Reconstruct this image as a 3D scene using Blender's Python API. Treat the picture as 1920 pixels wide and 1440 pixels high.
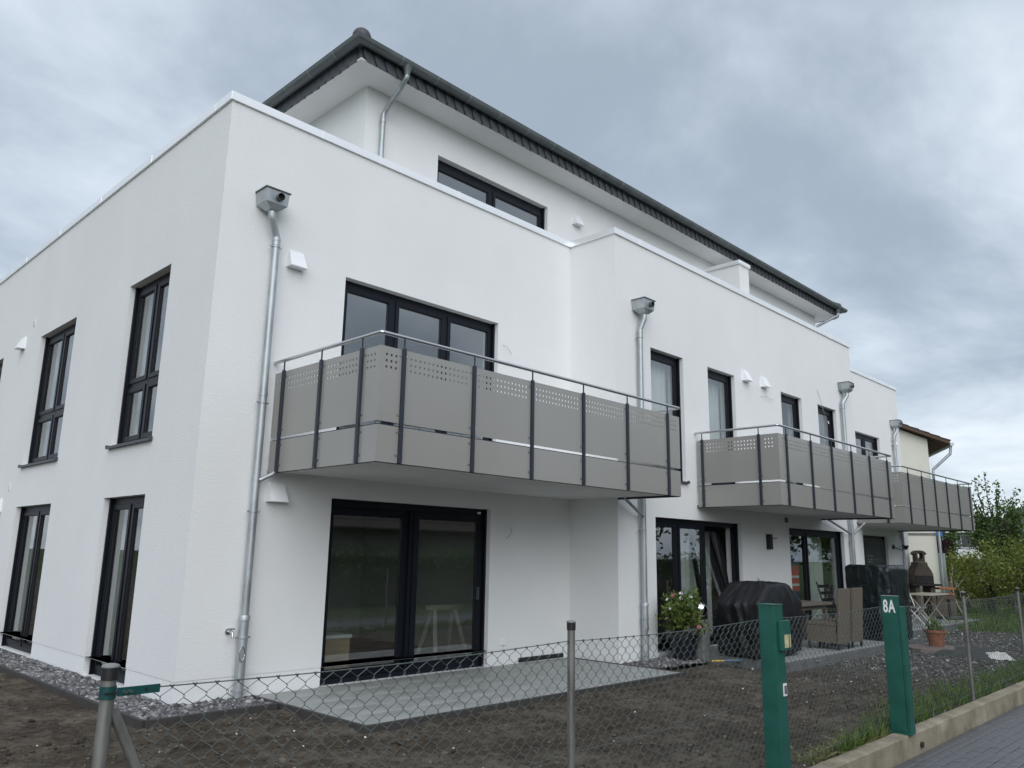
import bpy, bmesh, math, random
import numpy as np
from mathutils import Matrix, Vector, noise as mnoise

random.seed(7)
rng = np.random.default_rng(11)
R_ = math.radians
SC = bpy.context.scene
for o_ in list(bpy.data.objects):
    bpy.data.objects.remove(o_)
COL = SC.collection

# ------------------------------------------------------------------ camera
cam_d = bpy.data.cameras.new('camera')
cam_d.sensor_width = 36.0
cam_d.lens = 36.0 * 1486.05 / 1920.0
cam_d.clip_start = 0.05
cam_d.clip_end = 3000
cam = bpy.data.objects.new('camera', cam_d)
COL.objects.link(cam)
cr, cu, cf = (0.69598215, -0.71786013, 0.01690216), (-0.16292141, -0.1349438, 0.97736727), (0.69933216, 0.6829839, 0.21087326)
cam.matrix_world = Matrix(((cr[0], cu[0], -cf[0], -3.86663904), (cr[1], cu[1], -cf[1], -8.67621742),
                           (cr[2], cu[2], -cf[2], 1.62), (0, 0, 0, 1)))
SC.camera = cam

# ------------------------------------------------------------------ sky, sun, exposure
SUN_EL, SUN_AZ = R_(36), R_(216)          # azimuth clockwise from +Y: the sun stands behind the camera, left
W = bpy.data.worlds.new("World")
SC.world = W
W.use_nodes = True
nt = W.node_tree
nt.nodes.clear()
def wn(t, **k):
    n = nt.nodes.new(t)
    for a, b in k.items():
        setattr(n, a, b)
    return n
def wmath(op, a, b=None):
    n = wn('ShaderNodeMath', operation=op)
    for i, v in enumerate((a, b)):
        if v is None: continue
        if isinstance(v, (int, float)): n.inputs[i].default_value = v
        else: nt.links.new(v, n.inputs[i])
    return n.outputs[0]
sky = wn('ShaderNodeTexSky', sky_type='NISHITA')
sky.sun_disc = False
sky.sun_elevation = SUN_EL
sky.sun_rotation = SUN_AZ
tc = wn('ShaderNodeTexCoord')
sep = wn('ShaderNodeSeparateXYZ')
nt.links.new(tc.outputs['Generated'], sep.inputs[0])
zc = wmath('ADD', wmath('MAXIMUM', sep.outputs[2], 0.0), 0.30)
cmb = wn('ShaderNodeCombineXYZ')
nt.links.new(wmath('DIVIDE', sep.outputs[0], zc), cmb.inputs[0])
nt.links.new(wmath('DIVIDE', sep.outputs[1], zc), cmb.inputs[1])
mp = wn('ShaderNodeMapping')
mp.inputs['Location'].default_value = (3.1, 1.7, 0.0)
nt.links.new(cmb.outputs[0], mp.inputs[0])
n1 = wn('ShaderNodeTexNoise')
n1.inputs['Scale'].default_value = 1.55
n1.inputs['Detail'].default_value = 7
n1.inputs['Roughness'].default_value = 0.56
n1.inputs['Distortion'].default_value = 0.25
nt.links.new(mp.outputs[0], n1.inputs['Vector'])
n2 = wn('ShaderNodeTexNoise')
n2.inputs['Scale'].default_value = 0.7
n2.inputs['Detail'].default_value = 3
nt.links.new(mp.outputs[0], n2.inputs['Vector'])
cl = wmath('ADD', wmath('MULTIPLY', n1.outputs[0], 0.6), wmath('MULTIPLY', n2.outputs[0], 0.4))
rampn = wn('ShaderNodeValToRGB')
cr_ = rampn.color_ramp
cr_.interpolation = 'B_SPLINE'
cr_.elements[0].position = 0.40
cr_.elements[0].color = (0.225, 0.270, 0.322, 1)
cr_.elements[1].position = 0.61
cr_.elements[1].color = (0.61, 0.655, 0.70, 1)
e_ = cr_.elements.new(0.495)
e_.color = (0.34, 0.395, 0.46, 1)
nt.links.new(cl, rampn.inputs[0])
sc_ = wn('ShaderNodeVectorMath', operation='SCALE')
nt.links.new(rampn.outputs[0], sc_.inputs[0])
sc_.inputs[3].default_value = 10.0
mixw = wn('ShaderNodeMixRGB')
mixw.inputs[0].default_value = 0.93       # cloud cover over the clear sky
nt.links.new(sky.outputs[0], mixw.inputs[1])
nt.links.new(sc_.outputs[0], mixw.inputs[2])
bg = wn('ShaderNodeBackground')
bg.inputs[1].default_value = 0.103
nt.links.new(mixw.outputs[0], bg.inputs[0])
wo = wn('ShaderNodeOutputWorld')
nt.links.new(bg.outputs[0], wo.inputs[0])

sun_d = bpy.data.lights.new('sun', 'SUN')
sun_d.energy = 1.4
sun_d.angle = R_(70)
sun_d.color = (0.975, 0.985, 1.0)
sun = bpy.data.objects.new('sun', sun_d)
COL.objects.link(sun)
sd = Vector((math.sin(SUN_AZ) * math.cos(SUN_EL), math.cos(SUN_AZ) * math.cos(SUN_EL), math.sin(SUN_EL)))
sun.rotation_euler = (-sd).to_track_quat('-Z', 'Y').to_euler()
sun.location = sd * 60

SC.view_settings.view_transform = 'Standard'
SC.view_settings.look = 'None'
SC.view_settings.gamma = 1
SC.view_settings.use_curve_mapping = False
SC.view_settings.exposure = 0.67
SC.render.engine = 'CYCLES'
SC.cycles.use_denoising = True
SC.cycles.max_bounces = 7
SC.cycles.diffuse_bounces = 4
SC.cycles.transparent_max_bounces = 16

# ------------------------------------------------------------------ materials
def newmat(name):
    m = bpy.data.materials.new(name)
    m.use_nodes = True
    return m, m.node_tree, m.node_tree.nodes['Principled BSDF']

def ramp_node(T, fac, stops):
    r = T.nodes.new('ShaderNodeValToRGB')
    el = r.color_ramp.elements
    el[0].position, el[0].color = stops[0][0], (*stops[0][1], 1)
    el[1].position, el[1].color = stops[-1][0], (*stops[-1][1], 1)
    for p, c in stops[1:-1]:
        e = el.new(p); e.color = (*c, 1)
    T.links.new(fac, r.inputs[0])
    return r.outputs[0]

def tex_noise(T, scale, detail=4, rough=0.55, stretch=None, dist=0.0, coord='Object'):
    t = T.nodes.new('ShaderNodeTexCoord')
    v = t.outputs[coord]
    if stretch:
        mpn = T.nodes.new('ShaderNodeMapping')
        mpn.inputs['Scale'].default_value = stretch
        T.links.new(v, mpn.inputs[0]); v = mpn.outputs[0]
    n = T.nodes.new('ShaderNodeTexNoise')
    n.inputs['Scale'].default_value = scale
    n.inputs['Detail'].default_value = detail
    n.inputs['Roughness'].default_value = rough
    n.inputs['Distortion'].default_value = dist
    T.links.new(v, n.inputs['Vector'])
    return n.outputs[0]

def bump(T, B, h, strength, dist):
    b = T.nodes.new('ShaderNodeBump')
    b.inputs['Strength'].default_value = strength
    b.inputs['Distance'].default_value = dist
    T.links.new(h, b.inputs['Height'])
    T.links.new(b.outputs[0], B.inputs['Normal'])

def mat(name, c, rough=0.6, metal=0.0, var=0.12, vscale=6.0, bs=0.0, bscale=60.0, spec=0.5, stretch=None, rvar=0.0, bdist=0.01, bstretch=None):
    m, T, B = newmat(name)
    B.inputs['Roughness'].default_value = rough
    B.inputs['Metallic'].default_value = metal
    B.inputs['Specular IOR Level'].default_value = spec
    if var:
        n = tex_noise(T, vscale, 5, 0.6, stretch)
        lo = tuple(max(0, x * (1 - var)) for x in c); hi = tuple(min(1, x * (1 + var)) for x in c)
        T.links.new(ramp_node(T, n, [(0.3, lo), (0.7, hi)]), B.inputs['Base Color'])
        if rvar:
            mr = T.nodes.new('ShaderNodeMapRange')
            mr.inputs[1].default_value = 0.3; mr.inputs[2].default_value = 0.7
            mr.inputs[3].default_value = rough - rvar; mr.inputs[4].default_value = rough + rvar
            T.links.new(n, mr.inputs[0]); T.links.new(mr.outputs[0], B.inputs['Roughness'])
    else:
        B.inputs['Base Color'].default_value = (*c, 1)
    if bs:
        bump(T, B, tex_noise(T, bscale, 3, 0.6, bstretch), bs, bdist)
    return m

def island_mat(name, stops, rough=0.8, spec=0.3, transl=0.0, bs=0.0, bscale=80):
    m, T, B = newmat(name)
    g = T.nodes.new('ShaderNodeNewGeometry')
    c = ramp_node(T, g.outputs['Random Per Island'], stops)
    T.links.new(c, B.inputs['Base Color'])
    B.inputs['Roughness'].default_value = rough
    B.inputs['Specular IOR Level'].default_value = spec
    if bs: bump(T, B, tex_noise(T, bscale, 3), bs, 0.01)
    if transl:
        tr = T.nodes.new('ShaderNodeBsdfTranslucent')
        T.links.new(c, tr.inputs[0])
        mx = T.nodes.new('ShaderNodeMixShader')
        mx.inputs[0].default_value = transl
        T.links.new(B.outputs[0], mx.inputs[1]); T.links.new(tr.outputs[0], mx.inputs[2])
        T.links.new(mx.outputs[0], T.nodes['Material Output'].inputs[0])
    return m

def plaster_mat(name, c, bs=0.20, dirt=0.035):
    m, T, B = newmat(name)
    B.inputs['Roughness'].default_value = 0.95
    B.inputs['Specular IOR Level'].default_value = 0.15
    big = tex_noise(T, 0.55, 5, 0.6)
    col = ramp_node(T, big, [(0.32, tuple(x * (1 - dirt) for x in c)), (0.68, tuple(min(1, x * (1 + dirt * .4)) for x in c))])
    st = tex_noise(T, 1.0, 5, 0.65, (1.6, 1.6, 0.12))
    mul = T.nodes.new('ShaderNodeMixRGB'); mul.blend_type = 'MULTIPLY'; mul.inputs[0].default_value = 0.3
    T.links.new(col, mul.inputs[1])
    T.links.new(ramp_node(T, st, [(0.35, (0.955, 0.955, 0.945)), (0.6, (1, 1, 1))]), mul.inputs[2])
    fine = tex_noise(T, 22.0, 4, 0.75, (1, 1, 3.0))
    mul2 = T.nodes.new('ShaderNodeMixRGB'); mul2.blend_type = 'MULTIPLY'; mul2.inputs[0].default_value = 0.5
    T.links.new(mul.outputs[0], mul2.inputs[1])
    T.links.new(ramp_node(T, fine, [(0.3, (0.94, 0.94, 0.94)), (0.62, (1, 1, 1))]), mul2.inputs[2])
    T.links.new(mul2.outputs[0], B.inputs['Base Color'])
    gr = T.nodes.new('ShaderNodeMath'); gr.operation = 'MULTIPLY_ADD'; gr.inputs[1].default_value = 1.6
    T.links.new(tex_noise(T, 13.0, 4, 0.7, (1, 1, 3.4)), gr.inputs[0]); T.links.new(tex_noise(T, 40.0, 4, 0.7, (1, 1, 2.6)), gr.inputs[2])
    bump(T, B, gr.outputs[0], bs, 0.012)
    return m

M = {}
M['plaster'] = plaster_mat('white_plaster', (0.78, 0.785, 0.78))
M['plinth'] = plaster_mat('plinth_plaster', (0.80, 0.81, 0.81), 0.25)
M['soffit'] = mat('soffit_paint', (0.78, 0.78, 0.77), 0.9, var=0.02, vscale=1.5, bs=0.15, bscale=70)
M['slab'] = mat('balcony_concrete', (0.70, 0.705, 0.69), 0.9, var=0.06, vscale=1.2, bs=0.15, bscale=40)
M['inside'] = mat('interior_paint', (0.58, 0.575, 0.55), 0.9, var=0.03, vscale=1)
M['infloor'] = mat('interior_floor', (0.16, 0.13, 0.10), 0.55, var=0.15, vscale=2)
M['frame'] = mat('anthracite_frame', (0.0065, 0.0085, 0.0145), 0.42, var=0.06, vscale=2, spec=0.25)
M['post'] = mat('anthracite_steel', (0.022, 0.028, 0.040), 0.42, var=0.08, vscale=8)
M['sill'] = mat('dark_aluminium_sill', (0.05, 0.056, 0.066), 0.45, var=0.05, vscale=3)
M['coping'] = mat('white_coping_metal', (0.90, 0.91, 0.92), 0.38, 0.5, var=0.02, vscale=2, bs=0.04, bscale=6)
M['zinc'] = mat('galvanised_zinc', (0.42, 0.45, 0.465), 0.47, 0.7, var=0.22, vscale=7, stretch=(1, 1, .35), rvar=.1)
M['gutter'] = mat('dark_zinc_gutter', (0.125, 0.140, 0.143), 0.5, 0.4, var=0.22, vscale=3, rvar=.1)
M['gutseam'] = mat('gutter_seam_solder', (0.22, 0.25, 0.25), 0.5, 0.4, var=0.1)
M['slate'] = mat('slate_shingle', (0.075, 0.080, 0.090), 0.62, var=0.3, vscale=9, bs=0.35, bscale=30)
M['rooftile'] = mat('anthracite_roof_tile', (0.05, 0.052, 0.058), 0.5, var=0.15, vscale=5)
M['panel'] = mat('taupe_balcony_panel', (0.290, 0.282, 0.264), 0.21, var=0.05, vscale=0.55, spec=0.6)
M['steel'] = mat('brushed_stainless', (0.58, 0.59, 0.60), 0.28, 1.0, var=0.05, vscale=14)
M['ventwhite'] = mat('white_plastic', (0.80, 0.82, 0.83), 0.45, var=0.02)
M['black'] = mat('black_plastic', (0.012, 0.012, 0.013), 0.5, var=0.1)
M['cable'] = mat('grey_cable', (0.30, 0.31, 0.32), 0.6, var=0.05)
M['ledge'] = mat('pale_threshold', (0.52, 0.53, 0.53), 0.7, var=0.06)
M['curtain'] = mat('curtain_fabric', (0.62, 0.62, 0.60), 0.95, var=0.06, vscale=3)
M['green'] = mat('green_powder_coat', (0.012, 0.090, 0.068), 0.42, var=0.2, vscale=5, rvar=.06, bs=0.03, bscale=30)
M['greenclip'] = mat('green_clamp', (0.010, 0.060, 0.058), 0.35, var=0.1)
M['wire'] = mat('coated_fence_wire', (0.085, 0.102, 0.098), 0.45, var=0.2, vscale=30)
M['galvpost'] = mat('weathered_galvanised_post', (0.21, 0.206, 0.190), 0.48, 0.6, var=0.28, vscale=14, stretch=(1, 1, .25), rvar=.12, bs=0.08, bscale=60)
M['capgrey'] = mat('grey_cap', (0.20, 0.205, 0.20), 0.5, var=0.1)
M['wallconc'] = mat('weathered_concrete', (0.25, 0.218, 0.162), 0.92, var=0.42, vscale=2.6, bs=0.6, bscale=45)
M['slabpave'] = mat('grey_concrete_paving', (0.30, 0.31, 0.298), 0.6, var=0.26, vscale=1.7, bs=0.15, bscale=90, rvar=.12)
M['slabwet'] = mat('damp_concrete_paving', (0.26, 0.27, 0.27), 0.5, var=0.2, vscale=2.2, bs=0.15, bscale=90, rvar=.12)
M['edging'] = mat('dark_recycled_edging', (0.045, 0.040, 0.038), 0.75, var=0.2, vscale=6, bs=0.2)
M['kerbgrey'] = mat('grey_terrace_edge', (0.12, 0.125, 0.125), 0.85, var=0.25, vscale=5, bs=0.3)
M['gravel'] = island_mat('purple_grey_gravel', [(0.0, (0.055, 0.053, 0.058)), (0.45, (0.135, 0.130, 0.137)), (0.85, (0.235, 0.228, 0.232)), (1.0, (0.40, 0.39, 0.38))], 0.85, bs=.3)
M['rubble'] = island_mat('grey_rubble', [(0.0, (0.05, 0.047, 0.044)), (0.5, (0.115, 0.109, 0.102)), (0.9, (0.20, 0.193, 0.183)), (1.0, (0.42, 0.41, 0.39))], 0.9, bs=.3)
M['clod'] = island_mat('soil_clod', [(0.0, (0.040, 0.033, 0.026)), (0.6, (0.085, 0.071, 0.057)), (1.0, (0.15, 0.129, 0.104))], 1.0, spec=.1, bs=.6)
M['litter'] = island_mat('pale_chips', [(0.0, (0.35, 0.34, 0.31)), (1.0, (0.78, 0.77, 0.74))], 0.8)
M['grass'] = island_mat('grass_blades', [(0.0, (0.045, 0.090, 0.016)), (0.5, (0.090, 0.165, 0.028)), (0.9, (0.16, 0.23, 0.05)), (1.0, (0.27, 0.25, 0.11))], 0.6, transl=.3)
M['drygrass'] = island_mat('dry_weeds', [(0.0, (0.09, 0.11, 0.03)), (0.5, (0.19, 0.20, 0.07)), (1.0, (0.36, 0.34, 0.17))], 0.7, transl=.3)
M['paver'] = mat('grey_path_paver', (0.095, 0.100, 0.108), 0.40, var=0.4, vscale=1.7, bs=0.3, bscale=70, rvar=.22)
M['joint'] = mat('sandy_joint', (0.06, 0.058, 0.052), 0.95, var=0.3, vscale=20)
def leafmat(n, a, b, c): return island_mat(n, [(0.0, a), (0.55, b), (1.0, c)], 0.55, 0.35, transl=.32)
M['leaf'] = leafmat('mid_green_leaf', (0.036, 0.072, 0.020), (0.075, 0.135, 0.035), (0.14, 0.21, 0.055))
M['leafy'] = leafmat('yellow_green_leaf', (0.075, 0.110, 0.024), (0.165, 0.210, 0.046), (0.30, 0.32, 0.08))
M['leafd'] = leafmat('dark_green_leaf', (0.012, 0.028, 0.012), (0.024, 0.048, 0.018), (0.045, 0.075, 0.025))
M['leafr'] = leafmat('purple_red_leaf', (0.016, 0.007, 0.010), (0.034, 0.012, 0.017), (0.060, 0.022, 0.026))
M['leafv'] = leafmat('pot_plant_leaf', (0.040, 0.075, 0.016), (0.10, 0.15, 0.03), (0.22, 0.26, 0.07))
M['bark'] = mat('bark', (0.085, 0.07, 0.055), 0.9, var=0.3, vscale=8, bs=.5)
M['palebark'] = mat('pale_bare_wood', (0.34, 0.30, 0.24), 0.9, var=0.25, vscale=8, bs=.4)
M['cover'] = mat('black_grill_cover', (0.0045, 0.005, 0.007), 0.55, var=0.25, vscale=3, spec=.4, bs=.25, bscale=7, bdist=.03)
M['tarp'] = mat('dark_green_tarpaulin', (0.004, 0.009, 0.010), 0.38, var=0.3, vscale=3, spec=.45, bs=.5, bscale=6, bdist=.04)
M['terracotta'] = mat('terracotta', (0.27, 0.095, 0.045), 0.8, var=0.25, vscale=8, bs=.15)
M['potdark'] = mat('dark_glazed_pot', (0.012, 0.013, 0.018), 0.3, var=.1)
M['pillar'] = mat('grey_stone_pillar', (0.17, 0.175, 0.165), 0.85, var=.25, vscale=8, bs=.3)
M['chrome'] = mat('chrome', (0.85, 0.85, 0.85), 0.04, 1.0, var=0)
M['stoneoven'] = mat('brown_stone_oven', (0.105, 0.085, 0.068), 0.9, var=.25, vscale=6, bs=.4)
M['soot'] = mat('sooty_stone', (0.030, 0.027, 0.026), 0.9, var=.3, vscale=6)
M['orange'] = mat('orange_brick', (0.36, 0.13, 0.045), 0.85, var=.25, vscale=9)
M['cream'] = plaster_mat('cream_render', (0.70, 0.685, 0.60), .3, .05)
M['brownwood'] = mat('brown_eaves_wood', (0.085, 0.045, 0.030), 0.7, var=.2, stretch=(1, 6, 6))
M['browntile'] = mat('brown_roof_tile', (0.075, 0.055, 0.048), 0.75, var=.3, vscale=6)
M['brick'] = mat('red_brick', (0.22, 0.085, 0.05), 0.85, var=.3, vscale=10)
M['slateroof'] = mat('grey_slate_roof', (0.085, 0.085, 0.092), 0.7, var=.2, vscale=3)
M['white'] = mat('white_paint', (0.75, 0.76, 0.76), 0.7, var=.03)
M['whitemetal'] = mat('white_metal', (0.62, 0.63, 0.62), 0.4, var=.05)
M['darkglass'] = mat('dark_window_glass', (0.02, 0.024, 0.028), 0.05, var=0, spec=.8)
M['wood'] = mat('pale_wood', (0.40, 0.31, 0.20), 0.6, var=.15, vscale=2, stretch=(1, 8, 8))
M['tablewood'] = mat('weathered_beech', (0.40, 0.36, 0.29), 0.6, var=.15, vscale=3, stretch=(8, 1, 1))
M['trestle'] = mat('grey_trestle_wood', (0.32, 0.30, 0.26), 0.7, var=.15, vscale=5)
M['tabletop'] = mat('grey_brown_table', (0.16, 0.14, 0.115), 0.5, var=.12, vscale=3, stretch=(1, 8, 1))
M['yellow'] = mat('yellow_handle', (0.55, 0.36, 0.06), 0.5, var=.1)
M['bluegrey'] = mat('blue_grey_tool', (0.10, 0.14, 0.18), 0.5, var=.1)
M['mat_'] = mat('weed_mat', (0.028, 0.032, 0.028), 0.85, var=.3, vscale=6, bs=.5, bscale=14)
M['bag'] = mat('white_sack', (0.60, 0.59, 0.56), 0.7, var=.15, vscale=6, bs=.5, bscale=12)
M['flat_stone'] = mat('flat_reddish_stone', (0.17, 0.135, 0.12), 0.85, var=.2, vscale=4, bs=.3)
M['labelwhite'] = mat('white_label', (0.78, 0.79, 0.79), 0.5, var=0.02)
M['bellgrey'] = mat('grey_bell_panel', (0.11, 0.12, 0.13), 0.4, var=.1)
M['lampglass'] = mat('yellowed_lamp_glass', (0.55, 0.50, 0.30), 0.25, var=.25, vscale=14)
M['tealscreen'] = mat('teal_grey_screen', (0.30, 0.38, 0.38), 0.4, var=.08)
M['pink'] = mat('pink_petal', (0.62, 0.22, 0.26), 0.7, var=.15)
M['blue'] = mat('blue_cloth', (0.05, 0.17, 0.48), 0.8, var=.2)
M['red'] = mat('red_cloth', (0.60, 0.04, 0.05), 0.85, var=.1)
M['navy'] = mat('navy_cloth', (0.03, 0.04, 0.16), 0.85, var=.1)

def wicker_mat():
    m, T, B = newmat('brown_wicker')
    t = T.nodes.new('ShaderNodeTexCoord')
    w = T.nodes.new('ShaderNodeTexWave'); w.bands_direction = 'Z'
    w.inputs['Scale'].default_value = 28; w.inputs['Distortion'].default_value = 2.0; w.inputs['Detail'].default_value = 2; w.inputs['Detail Scale'].default_value = 6
    T.links.new(t.outputs['Object'], w.inputs['Vector'])
    T.links.new(ramp_node(T, w.outputs[1], [(0.2, (0.085, 0.070, 0.052)), (0.8, (0.20, 0.165, 0.125))]), B.inputs['Base Color'])
    B.inputs['Roughness'].default_value = 0.6
    bump(T, B, w.outputs[1], 0.6, 0.006)
    return m
M['wicker'] = wicker_mat()

def glass_mat():
    m, T, B = newmat('window_glass')
    T.nodes.remove(B)
    fr = T.nodes.new('ShaderNodeFresnel'); fr.inputs[0].default_value = 2.8
    tr = T.nodes.new('ShaderNodeBsdfTransparent'); tr.inputs[0].default_value = (0.88, 0.91, 0.90, 1)
    gl = T.nodes.new('ShaderNodeBsdfGlossy'); gl.inputs['Roughness'].default_value = 0.0
    gl.inputs[0].default_value = (0.95, 0.97, 1, 1)
    mx = T.nodes.new('ShaderNodeMixShader')
    gn = T.nodes.new('ShaderNodeNewGeometry')                # only the outer face of a pane mirrors
    inv = T.nodes.new('ShaderNodeMath'); inv.operation = 'SUBTRACT'; inv.inputs[0].default_value = 1.0; T.links.new(gn.outputs['Backfacing'], inv.inputs[1])
    mu = T.nodes.new('ShaderNodeMath'); mu.operation = 'MULTIPLY'; T.links.new(fr.outputs[0], mu.inputs[0]); T.links.new(inv.outputs[0], mu.inputs[1])
    T.links.new(mu.outputs[0], mx.inputs[0]); T.links.new(tr.outputs[0], mx.inputs[1]); T.links.new(gl.outputs[0], mx.inputs[2])
    T.links.new(mx.outputs[0], T.nodes['Material Output'].inputs[0])
    return m
M['glass'] = glass_mat()

def garden_mat():
    m, T, B = newmat('garden_soil')
    B.inputs['Roughness'].default_value = 1.0
    B.inputs['Specular IOR Level'].default_value = 0.1
    t = T.nodes.new('ShaderNodeTexCoord')
    sp = T.nodes.new('ShaderNodeSeparateXYZ'); T.links.new(t.outputs['Object'], sp.inputs[0])
    a = tex_noise(T, 1.3, 6, 0.65); b = tex_noise(T, 9, 6, 0.7)
    ad = T.nodes.new('ShaderNodeMath'); ad.operation = 'ADD'
    T.links.new(a, ad.inputs[0]); T.links.new(b, ad.inputs[1])
    hf = T.nodes.new('ShaderNodeMath'); hf.operation = 'MULTIPLY'; hf.inputs[1].default_value = .5
    T.links.new(ad.outputs[0], hf.inputs[0])
    soil = ramp_node(T, hf.outputs[0], [(0.36, (0.042, 0.034, 0.026)), (0.48, (0.095, 0.079, 0.062)), (0.62, (0.195, 0.168, 0.134))])
    grav = ramp_node(T, tex_noise(T, 22, 5, 0.75), [(0.3, (0.035, 0.031, 0.027)), (0.5, (0.095, 0.088, 0.078)), (0.72, (0.23, 0.22, 0.20))])
    lawn = ramp_node(T, tex_noise(T, 6, 5, 0.7), [(0.3, (0.030, 0.048, 0.014)), (0.7, (0.085, 0.115, 0.035))])
    def zone(lo, hi, amp):
        k = T.nodes.new('ShaderNodeMath'); k.operation = 'MULTIPLY_ADD'
        T.links.new(a, k.inputs[0]); k.inputs[1].default_value = amp
        T.links.new(sp.outputs[0], k.inputs[2])
        mr = T.nodes.new('ShaderNodeMapRange'); mr.inputs[1].default_value = lo + amp / 2; mr.inputs[2].default_value = hi + amp / 2
        T.links.new(k.outputs[0], mr.inputs[0]); return mr.outputs[0]
    def mixc(f, x, y):
        k = T.nodes.new('ShaderNodeMixRGB'); T.links.new(f, k.inputs[0]); T.links.new(x, k.inputs[1]); T.links.new(y, k.inputs[2]); return k.outputs[0]
    c = mixc(zone(7.4, 9.8, 2.5), soil, grav)
    c = mixc(zone(19.0, 22.0, 2.0), c, lawn)
    T.links.new(c, B.inputs['Base Color'])
    bump(T, B, tex_noise(T, 26, 8, 0.75), 1.0, 0.05)
    return m
M['soil'] = garden_mat()
M['field'] = mat('meadow', (0.05, 0.075, 0.025), 1.0, var=.4, vscale=.4, spec=.1)
M['cloth_stripe'] = M['red']

# ------------------------------------------------------------------ mesh helpers
class MB:
    def __init__(s): s.v = []; s.f = []
    def add(s, vs, fs):
        b = len(s.v); s.v += [tuple(p) for p in vs]; s.f += [tuple(i + b for i in f) for f in fs]
    def box(s, x0, x1, y0, y1, z0, z1, F=None):
        vs = [(x0, y0, z0), (x1, y0, z0), (x1, y1, z0), (x0, y1, z0), (x0, y0, z1), (x1, y0, z1), (x1, y1, z1), (x0, y1, z1)]
        if F: vs = [F(*p) for p in vs]
        s.add(vs, [(0, 3, 2, 1), (4, 5, 6, 7), (0, 1, 5, 4), (1, 2, 6, 5), (2, 3, 7, 6), (3, 0, 4, 7)]); return s
    def quad(s, a, b, c, d): s.add([a, b, c, d], [(0, 1, 2, 3)]); return s
    def tube(s, pts, r, n=8, cap=True):
        pts = [Vector(p) for p in pts]; rs = r if isinstance(r, (list, tuple)) else [r] * len(pts)
        rings = []; up = None
        for i, p in enumerate(pts):
            t = (pts[min(i + 1, len(pts) - 1)] - pts[max(i - 1, 0)]).normalized()
            if up is None:
                up = Vector((0, 0, 1)) if abs(t.z) < .9 else Vector((1, 0, 0))
            a = t.cross(up).normalized(); b = a.cross(t).normalized(); up = b
            rings.append([p + (a * math.cos(2 * math.pi * k / n) + b * math.sin(2 * math.pi * k / n)) * rs[i] for k in range(n)])
        vs = [q for rg in rings for q in rg]; fs = []
        for i in range(len(pts) - 1):
            for k in range(n):
                k2 = (k + 1) % n
                fs.append((i * n + k, i * n + k2, (i + 1) * n + k2, (i + 1) * n + k))
        if cap:
            fs.append(tuple(range(n))[::-1]); fs.append(tuple((len(pts) - 1) * n + k for k in range(n)))
        s.add(vs, fs); return s
    def lathe(s, prof, c=(0, 0, 0), n=20, cap=True):
        vs = []; fs = []
        for r, z in prof:
            vs += [(c[0] + r * math.cos(2 * math.pi * k / n), c[1] + r * math.sin(2 * math.pi * k / n), c[2] + z) for k in range(n)]
        for i in range(len(prof) - 1):
            for k in range(n):
                k2 = (k + 1) % n
                fs.append((i * n + k, i * n + k2, (i + 1) * n + k2, (i + 1) * n + k))
        if cap:
            fs.append(tuple(range(n))[::-1]); fs.append(tuple((len(prof) - 1) * n + k for k in range(n)))
        s.add(vs, fs); return s
    def prism(s, poly, F, d0, d1):           # poly of (a, b); F(a, b, d) -> xyz
        n = len(poly)
        vs = [F(a, b, d0) for a, b in poly] + [F(a, b, d1) for a, b in poly]
        fs = [tuple(range(n))[::-1], tuple(range(n, 2 * n))] + [(i, (i + 1) % n, n + (i + 1) % n, n + i) for i in range(n)]
        s.add(vs, fs); return s

def world_origin(parent):
    p = parent
    while p.parent: p = p.parent
    return Vector(p.location)

def obj(name, mb, m, parent=None, smooth=False, kind=None, label=None, cat=None, group=None, bevel=0, recalc=True, loc=None):
    me = bpy.data.meshes.new(name)
    vs = mb.v
    off = world_origin(parent) if parent else (Vector(loc) if loc else Vector((0, 0, 0)))
    if off.length > 0:
        ox, oy, oz = off; vs = [(x - ox, y - oy, z - oz) for x, y, z in vs]
    me.from_pydata(vs, [], mb.f)
    if recalc and len(mb.f) < 6000:
        bm = bmesh.new(); bm.from_mesh(me)
        bmesh.ops.recalc_face_normals(bm, faces=bm.faces)
        if bevel:
            bmesh.ops.bevel(bm, geom=[e for e in bm.edges if len(e.link_faces) == 2 and e.calc_face_angle(0) > 0.6], offset=bevel, segments=2, profile=.6, affect='EDGES')
        bm.to_mesh(me); bm.free()
    me.materials.append(m)
    if smooth:
        me.polygons.foreach_set('use_smooth', [True] * len(me.polygons))
        if smooth is not True:
            me.set_sharp_from_angle(angle=R_(smooth))
    o = bpy.data.objects.new(name, me); COL.objects.link(o)
    if parent: o.parent = parent
    elif loc: o.location = loc
    tag(o, label, cat, group, kind)
    return o

def tag(o, label=None, cat=None, group=None, kind=None):
    if label: o['label'] = label
    if cat: o['category'] = cat
    if group: o['group'] = group
    if kind: o['kind'] = kind
    return o

def thing(name, label, cat, loc=(0, 0, 0), group=None):
    o = bpy.data.objects.new(name, None); COL.objects.link(o)
    o.location = loc; o.empty_display_size = .2
    return tag(o, label, cat, group)

def piece(name, me, parent, loc, rot=(0, 0, 0)):       # an object that shares mesh data with its likes
    o = bpy.data.objects.new(name, me); COL.objects.link(o)
    o.parent = parent; o.location = Vector(loc) - world_origin(parent); o.rotation_euler = rot
    return o

def mesh_of(name, mb, m, bevel=0):
    me = bpy.data.meshes.new(name); me.from_pydata(mb.v, [], mb.f)
    bm = bmesh.new(); bm.from_mesh(me); bmesh.ops.recalc_face_normals(bm, faces=bm.faces)
    if bevel:
        bmesh.ops.bevel(bm, geom=[e for e in bm.edges], offset=bevel, segments=1, affect='EDGES')
    bm.to_mesh(me); bm.free(); me.materials.append(m); return me

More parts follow.
